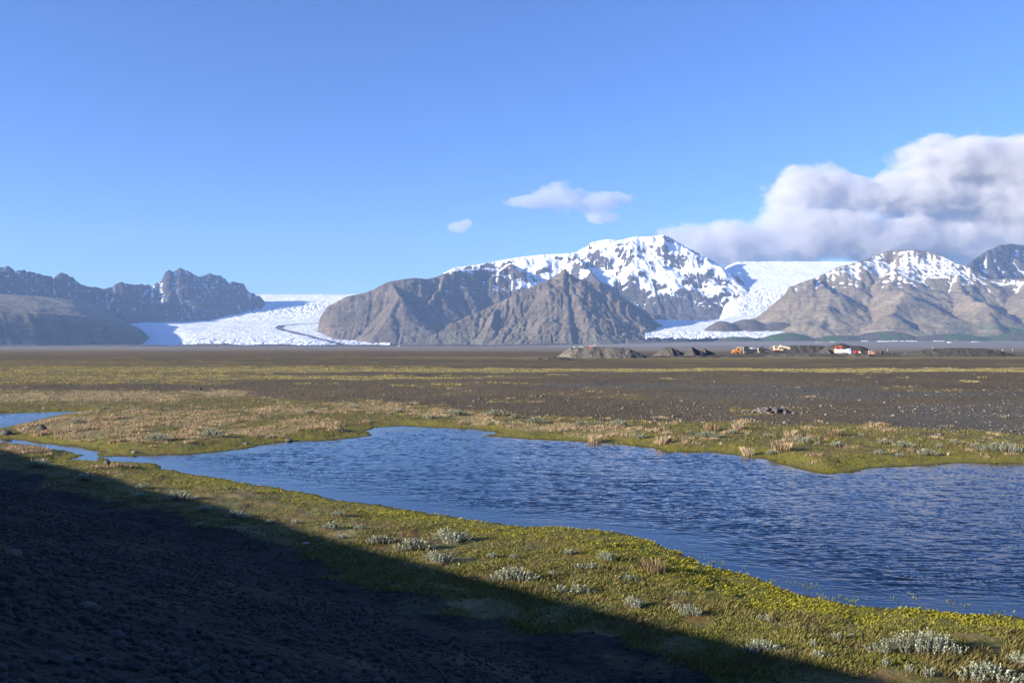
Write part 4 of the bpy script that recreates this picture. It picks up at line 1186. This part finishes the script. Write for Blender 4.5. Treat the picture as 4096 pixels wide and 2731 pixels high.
# ------------------------------------------------------------------ gravel yard
class MB:
    def __init__(s): s.v = []; s.f = []
    def add(s, v, f):
        n = len(s.v); s.v += [tuple(p) for p in v]; s.f += [tuple(i + n for i in q) for q in f]; return s
    def box(s, x0, x1, y0, y1, z0, z1):
        v = [(x, y, z) for z in (z0, z1) for y in (y0, y1) for x in (x0, x1)]
        return s.add(v, [(0, 2, 3, 1), (4, 5, 7, 6), (0, 1, 5, 4), (2, 6, 7, 3), (0, 4, 6, 2), (1, 3, 7, 5)])
    def prism(s, pts, y0, y1):
        n = len(pts)
        v = [(x, y0, z) for x, z in pts] + [(x, y1, z) for x, z in pts]
        f = [tuple(range(n))[::-1], tuple(range(n, 2 * n))] + [(i, (i + 1) % n, (i + 1) % n + n, i + n) for i in range(n)]
        return s.add(v, f)
    def wheel(s, x, z, r, y0, y1, n=16):
        return s.prism([(x + r * math.cos(2 * math.pi * k / n), z + r * math.sin(2 * math.pi * k / n)) for k in range(n)], y0, y1)
    def bar(s, x0, z0, x1, z1, w, y0, y1):
        dx, dz = x1 - x0, z1 - z0; l = math.hypot(dx, dz); nx, nz = -dz / l * w / 2, dx / l * w / 2
        return s.prism([(x0 - nx, z0 - nz), (x1 - nx, z1 - nz), (x1 + nx, z1 + nz), (x0 + nx, z0 + nz)], y0, y1)
    def build(s, name, mat, parent=None, bevel=0.03):
        me = bpy.data.meshes.new(name); me.from_pydata(s.v, [], s.f)
        import bmesh
        bm = bmesh.new(); bm.from_mesh(me); bmesh.ops.recalc_face_normals(bm, faces=bm.faces)
        if bevel: bmesh.ops.bevel(bm, geom=list(bm.edges), offset=bevel, segments=1, affect='EDGES', clamp_overlap=True)
        bm.to_mesh(me); bm.free()
        me.materials.append(mat)
        o = bpy.data.objects.new(name, me); COL.objects.link(o)
        if parent is not None: o.parent = parent
        return o

def paint(name, c, rough=0.45, metal=0.0, dirt=0.35):
    g = NT(name)
    n = g.noise(g.coord(), 1.6, 6, 0.65)
    col = g.mix(g.math('MULTIPLY', g.sm(n, 0.45, 0.7), dirt), c, (0.12, 0.10, 0.08))
    return g.set(col, g.math('ADD', rough, g.math('MULTIPLY', n, 0.25)), metal=metal)

def heap(name, label, prof, py_base, mat, seed, group=None, yoff=0.0, depthf=1.0, flat=0.0, cat='gravel heap'):
    """gravel heap from its outline in photo pixels"""
    D = EYE * F / (py_base - HZ)
    mpp = D / F
    prof = [((px - 2048) * mpp, max((py_base - py) * mpp, 0)) for px, py in prof]
    xs = np.array([p[0] for p in prof]); zs = np.array([p[1] for p in prof])
    x0, x1 = xs[0], xs[-1]; hm = zs.max()
    half = (hm / 0.62) * depthf + flat
    X, Y = np.meshgrid(np.linspace(x0 - 1.5, x1 + 1.5, 110), np.linspace(-half - 1, half + 1, 44))
    r = np.interp(X, xs, zs, left=0, right=0)
    n = fbm(X / 5.0, Y / 5.0, 4, seed)
    Z = r - np.maximum(np.abs(Y + n * 1.2) - flat, 0) * 0.62 / depthf
    rill = (ridged(X / 1.6 + Y * 0.1, Y / 30, 3, seed + 2) - 0.5)
    Z = Z + 0.22 * rill + 0.25 * n * ss(0, 2, Z)
    Z = np.maximum(Z, -0.3)
    cx = (x0 + x1) / 2; cy_ = D + half * 0.85 + yoff
    gz = float(gzs(cx, cy_)[0])
    v = np.stack([X.ravel() - cx, Y.ravel(), Z.ravel()], -1)
    f = grid_faces(44, 110); f = f[(Z.ravel()[f] > -0.25).any(1)]
    used = np.unique(f); rm = np.full(len(v), -1); rm[used] = np.arange(len(used))
    o = mesh_np(name, v[used], rm[f], mat)
    o.location = (cx, cy_, gz); tag(o, label, cat, group)
    return o

def heap_material(name, c):
    g = NT(name)
    co = g.coord()
    n = g.noise(co, 1.2, 8, 0.75); v = g.vor(co, 2.6, out='Color')
    sc = g.n('ShaderNodeSeparateColor'); g.put(sc.inputs[0], v)
    col = g.mix(1.0, c, g.ramp(n, (0.3, 0.55), (0.7, 1.5)), 'MULTIPLY')
    col = g.mix(1.0, col, g.ramp(sc.outputs[0], (0.0, 0.7), (0.8, 1.1), (1.0, 2.0)), 'MULTIPLY')
    return g.set(col, 0.95, g.bump(g.vor(co, 2.6), 0.5, 0.3), spec=0.2)

def build_yard():
    HG = heap_material('coarse_gravel', (0.105, 0.10, 0.09)); HD = heap_material('fine_black_gravel', (0.055, 0.053, 0.050)); HM = heap_material('grey_gravel', (0.075, 0.072, 0.066))
    heap('gravel_heap', 'long flat topped heap of coarse pale gravel, leftmost of the heaps on the plain', [(2226, 1437), (2285, 1395), (2300, 1393), (2390, 1393), (2500, 1396), (2525, 1400), (2560, 1415), (2592, 1430), (2600, 1437)], 1437, HG, 1, flat=3)
    heap('gravel_heap', 'broad rounded grey gravel heap just left of the sharp conical one', [(2630, 1432), (2665, 1408), (2695, 1393), (2715, 1392), (2740, 1402), (2790, 1428), (2800, 1432)], 1430, HM, 2, yoff=16)
    heap('gravel_heap', 'sharp conical heap of dark gravel in the middle of the heaps', [(2735, 1432), (2755, 1415), (2777, 1389), (2800, 1401), (2845, 1420), (2860, 1431)], 1430, HD, 3)
    heap('gravel_heap', 'small black pointed gravel heap left of the orange hauler', [(2800, 1425), (2822, 1410), (2840, 1397), (2860, 1408), (2880, 1417), (2888, 1425)], 1424, HD, 4, yoff=10)
    heap('gravel_heap', 'long dark gravel wall behind the beige crusher', [(3120, 1412), (3140, 1386), (3250, 1384), (3330, 1384), (3350, 1386), (3400, 1400)], 1414, HD, 5, yoff=24)
    heap('gravel_heap', 'tallest black gravel heap, behind the white tanker truck', [(3300, 1416), (3340, 1390), (3375, 1379), (3400, 1375), (3412, 1376), (3440, 1385), (3480, 1386), (3496, 1389), (3530, 1405), (3550, 1416)], 1417, HD, 6, yoff=9)
    heap('gravel_heap', 'small dark gravel cone left of the white tanker truck', [(3293, 1418), (3322, 1397), (3345, 1410), (3356, 1418)], 1418, HD, 7)
    heap('gravel_heap', 'low flattened dark gravel mound furthest right on the plain', [(3640, 1428), (3700, 1408), (3760, 1399), (3850, 1396), (3950, 1397), (4010, 1403), (4060, 1416), (4100, 1428)], 1427, HD, 8, flat=4)
    heap('gravel_heap', 'low grey gravel mound at the end of the drawbar trailer', [(3605, 1424), (3632, 1413), (3650, 1415), (3680, 1424)], 1424, HM, 9)
    heap('gravel_heap', 'low ridge of broken dark rubble in front of the conical heap', [(2560, 1436), (2620, 1426), (2700, 1427), (2780, 1425), (2850, 1427), (2940, 1428), (3000, 1436)], 1434, HD, 10, cat='rubble ridge')
    heap('gravel_heap', 'low ridge of grey rubble in front of the crusher', [(3050, 1430), (3090, 1422), (3160, 1423), (3240, 1421), (3290, 1430)], 1430, HM, 11, cat='rubble ridge')
    heap('gravel_heap', 'low heap of rubble in front of the tanker cab', [(3385, 1432), (3420, 1419), (3450, 1424), (3475, 1419), (3500, 1430)], 1431, HM, 12, cat='rubble heap')
    heap('gravel_heap', 'low dark earth bank left of the long pale heap', [(2100, 1444), (2180, 1434), (2260, 1434), (2340, 1446)], 1445, HD, 13, cat='earth bank')

    OR = paint('orange_paint', (0.55, 0.20, 0.035)); BE = paint('beige_paint', (0.50, 0.44, 0.32)); NV = paint('navy_paint', (0.02, 0.03, 0.06)); DK = paint('dark_steel', (0.03, 0.03, 0.035))
    WH = paint('white_paint', (0.80, 0.80, 0.80), dirt=0.12); RD = paint('red_paint', (0.55, 0.05, 0.03)); BL = paint('blue_paint', (0.03, 0.06, 0.30)); RB = paint('tyre_rubber', (0.02, 0.02, 0.02), 0.9)
    GL = NT('dark_glass').set((0.02, 0.025, 0.03), 0.1); GY = paint('grey_steel', (0.28, 0.27, 0.26)); CR = paint('cream_paint', (0.62, 0.54, 0.38))
    def at(name, label, cat, px, py):
        D = EYE * F / (py - HZ); x = (px - 2048) * D / F
        e = empty(name, (x, D, float(gzs(x, D)[0]))); tag(e, label, cat); return e
    def wheels(e, spots, r, y0, y1, rim):
        for (x, z) in spots:
            t = MB().wheel(x, z, r, y0, y1).build('wheel', RB, e)
            MB().wheel(x, z, r * 0.55, y0 - 0.04, y0 + 0.1).build('rim', rim, t, 0)
    u = 0.0223
    # articulated hauler
    e = at('hauler', 'orange four wheeled hauler parked under the beige frame', 'hauler', 2941, 1419)
    MB().prism([(-1.9, 0.9), (-1.9, 1.9), (-0.9, 3.3), (0.9, 3.5), (1.0, 1.3), (0.3, 0.9)], -1.3, 1.3).build('bonnet', OR, e)
    c = MB().prism([(0.95, 1.4), (1.0, 4.2), (2.9, 4.2), (2.9, 1.4)], -1.2, 1.2).build('cab', OR, e)
    MB().box(1.35, 2.6, -1.24, -1.19, 2.7, 3.95).build('window', GL, c, 0)
    MB().prism([(2.9, 1.2), (2.9, 2.9), (3.6, 2.7), (3.9, 1.2)], -1.25, 1.25).build('rear_body', OR, e)
    MB().box(-2.4, -1.92, -0.9, 0.9, 0.9, 1.7).build('bumper', OR, e)
    wheels(e, [(-0.1, 1.0), (2.75, 1.0)], 1.0, -1.55, -0.9, OR); wheels(e, [(-0.1, 1.0), (2.75, 1.0)], 1.0, 0.9, 1.55, OR)
    # screener with portal frame
    e = at('screening_machine', 'dark blue screening machine with a beige portal frame and a conveyor rising right', 'screening machine', 2965, 1418)
    f_ = MB()
    f_.box(-2.6, 1.6, -1.8, -1.5, 4.5, 4.95); f_.box(-2.6, -2.3, -1.8, -1.5, 0, 4.5); f_.box(-0.9, -0.6, -1.8, -1.5, 0, 4.5); f_.box(1.1, 1.4, -1.8, -1.5, 0, 4.5)
    f_.bar(-2.4, 4.8, -3.1, 5.5, 0.25, -1.8, -1.5); f_.bar(1.3, 4.8, 1.9, 5.6, 0.25, -1.8, -1.5); f_.box(1.4, 3.0, -1.7, -1.3, 1.4, 1.8)
    f_.box(-2.6, 1.6, 1.5, 1.8, 4.5, 4.95)
    f_.build('portal_frame', BE, e)
    MB().prism([(1.6, 2.6), (1.5, 5.6), (4.6, 5.6), (4.6, 2.6)], -1.6, 1.6).build('hopper', DK, e)
    MB().prism([(1.8, 1.3), (1.8, 2.7), (5.0, 3.8), (10.2, 3.4), (10.8, 1.6), (8.5, 0.9), (5.0, 0.9)], -1.3, 1.3).build('body', NV, e)
    MB().bar(9.0, 1.8, 15.8, 5.2, 0.9, -0.7, 0.7).build('conveyor', NV, e)
    MB().box(6.2, 8.0, -1.2, 0.4, 3.8, 4.5).build('engine_cover', WH, e)
    MB().box(9.2, 9.5, -1.0, -0.7, 2.8, 5.0).build('post', GY, e)
    MB().box(3.0, 8.5, -1.4, -0.9, 0.0, 0.85).build('track', RB, e); MB().box(3.0, 8.5, 0.9, 1.4, 0.0, 0.85).build('track', RB, e)
    # dark feeder
    e = at('feeder', 'black hopper feeder with a beige chute between screening machine and crusher', 'feeder', 3040, 1418)
    MB().prism([(-1.5, 2.4), (-1.7, 4.0), (3.6, 4.1), (3.6, 2.2), (6.0, 1.5), (9.6, 1.0), (4.0, 0.4), (1.5, 0.7)], -1.5, 1.5).build('hopper', DK, e)
    MB().box(-1.9, -1.4, -1.55, 1.55, 1.3, 4.1).box(-1.9, -0.2, -1.6, -1.4, 1.1, 1.5).build('chute', BE, e)
    MB().bar(3.0, 4.0, 9.6, 1.6, 0.7, -0.6, 0.6).build('conveyor', NV, e)
    MB().box(0.4, 0.7, -1.2, 1.2, 0, 1.2).box(4.2, 4.5, -1.2, 1.2, 0, 0.8).build('legs', DK, e)
    # crusher
    e = at('crusher', 'beige rock crusher with a red striped box and a chute on its right', 'crusher', 3110, 1414)
    MB().box(-3.4, 1.2, -1.5, 1.5, 2.6, 5.7).build('engine_box', CR, e)
    MB().box(-3.42, 1.22, -1.53, 1.53, 2.2, 2.62).build('stripe', RD, e)
    MB().box(-2.6, -0.4, -1.54, -1.5, 3.9, 5.2).build('grille', DK, e, 0)
    MB().box(1.3, 4.4, -1.3, 1.3, 2.0, 5.4).box(2.0, 3.4, -1.0, 1.0, 5.4, 6.6).build('crushing_unit', CR, e)
    MB().box(1.7, 2.6, -1.34, -1.29, 3.0, 4.6).box(3.1, 4.1, -1.34, -1.29, 3.2, 4.8).build('opening', DK, e, 0)
    MB().box(2.2, 3.0, -0.8, 0.8, 6.6, 7.2).build('motor', DK, e)
    MB().prism([(4.4, 4.4), (4.3, 6.0), (8.6, 5.2), (10.6, 4.3), (9.6, 2.9), (7.5, 3.7)], -1.3, 1.3).build('chute', CR, e)
    MB().bar(-6.4, 3.9, -2.2, 6.5, 0.55, -0.5, 0.5).build('conveyor', GY, e)
    MB().box(-3.0, 6.5, -1.2, 1.2, 1.3, 2.1).build('chassis', DK, e)
    MB().prism([(-2.6, 0.2), (-3.0, 0.7), (-2.6, 1.25), (5.0, 1.25), (5.5, 0.7), (5.0, 0.2)], -1.5, -0.9).build('track', RB, e)
    MB().prism([(-2.6, 0.2), (-3.0, 0.7), (-2.6, 1.25), (5.0, 1.25), (5.5, 0.7), (5.0, 0.2)], 0.9, 1.5).build('track', RB, e)
    # tanker truck
    e = at('tanker_truck', 'white tanker truck facing right on the gravel yard', 'truck', 3372, 1422)
    MB().prism([(-5.4, 1.2), (-5.4, 3.4), (-5.2, 3.65), (2.3, 3.55), (2.4, 3.3), (2.4, 1.2)], -1.25, 1.25).build('tank', WH, e, 0.08)
    cb = MB().prism([(2.6, 0.7), (2.6, 3.4), (3.0, 4.0), (3.9, 4.0), (4.6, 3.2), (4.8, 2.1), (4.8, 0.7)], -1.25, 1.25).build('cab', WH, e, 0.06)
    MB().prism([(3.2, 2.5), (3.2, 3.3), (3.9, 3.3), (4.3, 2.5)], -1.29, -1.24).build('side_window', GL, cb, 0)
    MB().prism([(4.0, 3.85), (4.75, 2.45), (4.80, 2.45), (4.08, 3.88)], -1.1, 1.1).build('windscreen', GL, cb, 0)
    MB().box(-5.42, -5.38, -1.2, 1.2, 1.3, 3.3).build('rear_panel', OR, e, 0)
    MB().box(-5.3, 4.6, -0.9, 0.9, 0.75, 1.15).build('chassis', DK, e)
    MB().prism([(-1.8, 0.8), (-1.2, 1.9), (2.0, 1.7), (2.2, 0.8)], -1.31, -1.0).build('side_locker', GY, e)
    for ys in ((-1.25, -0.75), (0.75, 1.25)): wheels(e, [(-3.6, 0.6), (-2.4, 0.6), (2.95, 0.6)], 0.6, *ys, GY)
    # bits beside the truck
    e = at('skid_tank', 'red and blue skid tank beside the tanker cab', 'tank', 3414, 1420)
    MB().prism([(-0.4, 0.6), (-0.6, 2.6), (1.6, 2.6), (1.9, 1.6), (1.3, 0.6)], -0.8, 0.8).build('tank', RD, e); MB().box(-2.4, -0.5, -0.8, 0.8, 0.3, 2.9).box(-2.3, -0.9, -0.7, 0.7, 3.6, 4.6).build('frame', BL, e)
    MB().box(-2.3, 1.5, -0.9, 0.9, 0.0, 0.4).build('skid', DK, e)
    e = at('drum', 'cream drum leaning on a dark stand right of the tanker truck', 'drum', 3438, 1419)
    MB().prism([(-0.6, 0.5), (-0.8, 1.4), (-0.2, 1.9), (0.6, 1.6), (1.2, 0.6)], -0.6, 0.6).build('shell', CR, e); MB().prism([(-2.6, 0), (-2.9, 2.2), (-2.3, 2.2), (-0.9, 0.0)], -0.6, 0.6).build('stand', DK, e)
    e = at('loading_arm', 'red and orange folded conveyor visible above the tanker truck', 'conveyor', 3363, 1417)
    MB().box(-4.2, 0.6, -0.6, 0.6, 4.7, 5.4).box(-3.9, -3.5, -0.5, 0.5, 0, 4.7).box(0.1, 0.5, -0.5, 0.5, 0, 4.7).build('frame', RD, e); MB().box(-0.8, 1.0, -0.5, 0.5, 5.1, 5.7).build('drive_box', OR, e)
    MB().bar(1.0, 4.2, 4.2, 5.6, 0.4, -0.4, 0.4).box(3.6, 4.6, -0.5, 0.5, 5.2, 6.0).build('boom', DK, e)
    e = at('generator', 'small orange machine with two grey posts right of the tanker truck', 'generator', 3484, 1423)
    MB().box(0.6, 2.3, -0.8, 0.8, 0.5, 1.9).build('engine_box', OR, e); MB().bar(-3.0, 2.2, -1.8, 1.5, 0.45, -0.3, 0.3).bar(0.2, 1.7, 2.0, 2.2, 0.4, -0.5, 0.5).build('arm', RD, e)
    MB().box(-1.6, -0.6, -0.5, 0.5, 0.4, 3.0).build('post', GY, e); MB().box(-0.3, 0.7, -0.5, 0.5, 0.4, 3.0).build('post', GY, e); MB().box(-1.8, 2.3, -0.7, 0.7, 0.0, 0.45).build('base_frame', DK, e)
    # trailer
    e = at('drawbar_trailer', 'long black flat trailer with four wheels and a stacked spare at its left end', 'trailer', 3540, 1421)
    MB().box(-2.6, 16.5, -1.1, 1.1, 0.75, 1.1).build('bed', DK, e); MB().prism([(-3.4, 0.6), (-2.9, 2.2), (-1.0, 2.7), (-0.4, 1.2), (-0.6, 0.6)], -1.0, 1.0).build('headboard', DK, e)
    MB().bar(16.4, 1.0, 19.0, 2.3, 0.35, -0.4, 0.4).box(18.6, 22.0, -0.6, 0.6, 2.1, 2.6).build('drawbar', NV, e)
    wheels(e, [(-0.6, 0.55), (1.5, 0.55), (3.6, 0.55), (-0.6, 2.35)], 0.55, -1.35, -0.95, GY); wheels(e, [(-0.6, 0.55), (1.5, 0.55), (3.6, 0.55)], 0.55, 0.95, 1.35, GY)
    # behind the long heap
    D0 = 760.0
    for px, lab in ((2297, 'white container behind the long pale heap, leftmost of three'), (2319, 'white container behind the long pale heap, middle of three'), (2329, 'white container behind the long pale heap, rightmost of three')):
        x = (px - 2048) * D0 / F
        e = empty('container', (x, D0, float(gzs(x, D0)[0]))); tag(e, lab, 'container', 'white containers behind the long heap')
        MB().box(-1.0, 1.0, -1.2, 1.2, 2.6, 5.1).build('body', WH, e); MB().box(-0.9, 0.9, -1.1, 1.1, 0.0, 2.6).build('stand', GY, e)
    x = (2362 - 2048) * 700 / F
    e = empty('excavator', (x, 700, float(gzs(x, 700)[0]))); tag(e, 'small red machine with a pale raised arm seen above the long pale heap', 'excavator')
    MB().box(-1.8, 1.6, -1.2, 1.2, 0.9, 5.4).build('cab', RD, e); MB().bar(-1.0, 5.2, 3.6, 6.4, 0.5, -0.3, 0.3).bar(3.6, 6.4, 4.6, 5.9, 0.4, -0.3, 0.3).build('arm', BE, e); MB().box(-2.4, 2.4, -1.4, 1.4, 0, 0.9).build('tracks', DK, e)
    # marker posts on the plain
    first = None
    for px, h in ((3550, 2.2), (3730, 4.2), (3761, 2.2), (3790, 2.0), (3866, 2.0), (3888, 2.2), (3923, 2.2), (4011, 2.4), (4050, 2.2)):
        D0 = 1050.0; x = (px - 2048) * D0 / F
        if first is None:
            first = empty('marker_post', (0, 0, 0)); MB().box(-0.14, 0.14, -0.14, 0.14, 0, 1.0).build('post', CR, first, 0); MB().box(-0.17, 0.17, -0.17, 0.17, 0.8, 0.92).build('band', WH, first, 0); o = first
        else:
            o = first.copy(); COL.objects.link(o)
            for ch in list(first.children):
                c = ch.copy(); COL.objects.link(c); c.parent = o
        o.location = (x, D0, float(gzs(x, D0)[0])); o.scale = (1, 1, h)
        tag(o, 'thin pale marker post on the plain behind the low mound at the right' if h < 4 else 'tallest of the thin pale marker posts on the plain', 'post', 'marker posts on the plain')

def build_farms():
    WH = paint('farm_wall', (0.60, 0.60, 0.60), dirt=0.15); RF = paint('white_roof', (0.52, 0.54, 0.57), dirt=0.1); RR = paint('red_roof', (0.40, 0.08, 0.06)); RBL = paint('blue_roof', (0.05, 0.09, 0.25)); GL = NT('farm_window').set((0.03, 0.03, 0.04), 0.2)
    spots = [(3459, 1362, 25, 8, RBL, 'white farmhouse with a blue roof, uppermost left of the hamlet'), (3533, 1367, 34, 7, RF, 'widest white farm building with a peaked middle in the hamlet'), (3560, 1366, 10, 6, RR, 'small red roofed house right of the widest farm building'),
             (3512, 1366, 9, 5, RR, 'small red roofed house left of the widest farm building'), (3580, 1363, 22, 6, RF, 'long low white barn right of the widest farm building'), (3610, 1360, 14, 5, RF, 'short white barn, highest in the right half of the hamlet'),
             (3637, 1361, 23, 6, RF, 'white barn to the right of the short highest one'), (3659, 1366, 20, 5, RF, 'low white shed below the right end of the hamlet'), (3755, 1360, 41, 5, RF, 'very long white building standing alone on a green field'),
             (3797, 1371, 12, 8, RF, 'lone white house in front of the long building'), (3895, 1369, 16, 5, RF, 'white shed far right, left one of two'), (3912, 1369, 6, 4, RF, 'white shed far right, smaller right one of two'),
             (3283, 1370, 16, 4, RR, 'small farm building with a red roof left of the hamlet'), (3265, 1370, 10, 3, RF, 'tiny white shed left of the small red roofed farm building'), (3326, 1369, 9, 4, RF, 'white shed halfway between small red roof and hamlet'), (3336, 1368, 6, 3, RF, 'tiny white shed right of the halfway shed'),
             (1232, 1395, 34, 6, RBL, 'pale blue low building by the moraine in front of the long glacier'), (1180, 1396, 8, 3, RF, 'tiny white shed left of the pale blue low building'), (1292, 1396, 10, 3, RF, 'tiny white shed right of the pale blue low building'), (1595, 1383, 10, 4, RF, 'tiny white hut at the foot of the brown mountain')]
    for px, py, w, h, roof, lab in spots:
        h *= 0.62
        x, D, z = on_ground(px, py)
        D = min(D, 9300); x = (px - 2048) * D / F; z = float(gzs(x, D)[0])
        m = D / F; W_ = w * m / 2; H_ = h * m; dp = min(W_, 9)
        e = empty('farm_building', (x, D, z - 1)); tag(e, lab, 'building', 'white farm buildings under the mountains')
        MB().box(-W_, W_, -dp, dp, 0, H_ * 0.62).build('wall', WH, e, 0)
        MB().prism([(-W_ - 1, H_ * 0.62), (-W_ * 0.9, H_), (W_ * 0.9, H_), (W_ + 1, H_ * 0.62)], -dp - 0.8, dp + 0.8).build('roof', roof, e, 0)
        wm = MB(); k = max(int(W_ / 6), 1)
        for i in range(k):
            cx = -W_ + (i + 0.5) * 2 * W_ / k
            wm.box(cx - 0.8, cx + 0.8, -dp - 0.12, -dp + 0.05, H_ * 0.2, H_ * 0.42)
        wm.build('windows', GL, e, 0)

build_ground()
build_water()
build_mountains()
build_glaciers()
build_hummocks()
DRY = build_grass()
build_shrubs()
build_tussocks(DRY)
build_stones()
build_yard()
build_farms()
build_haze()
build_clouds()
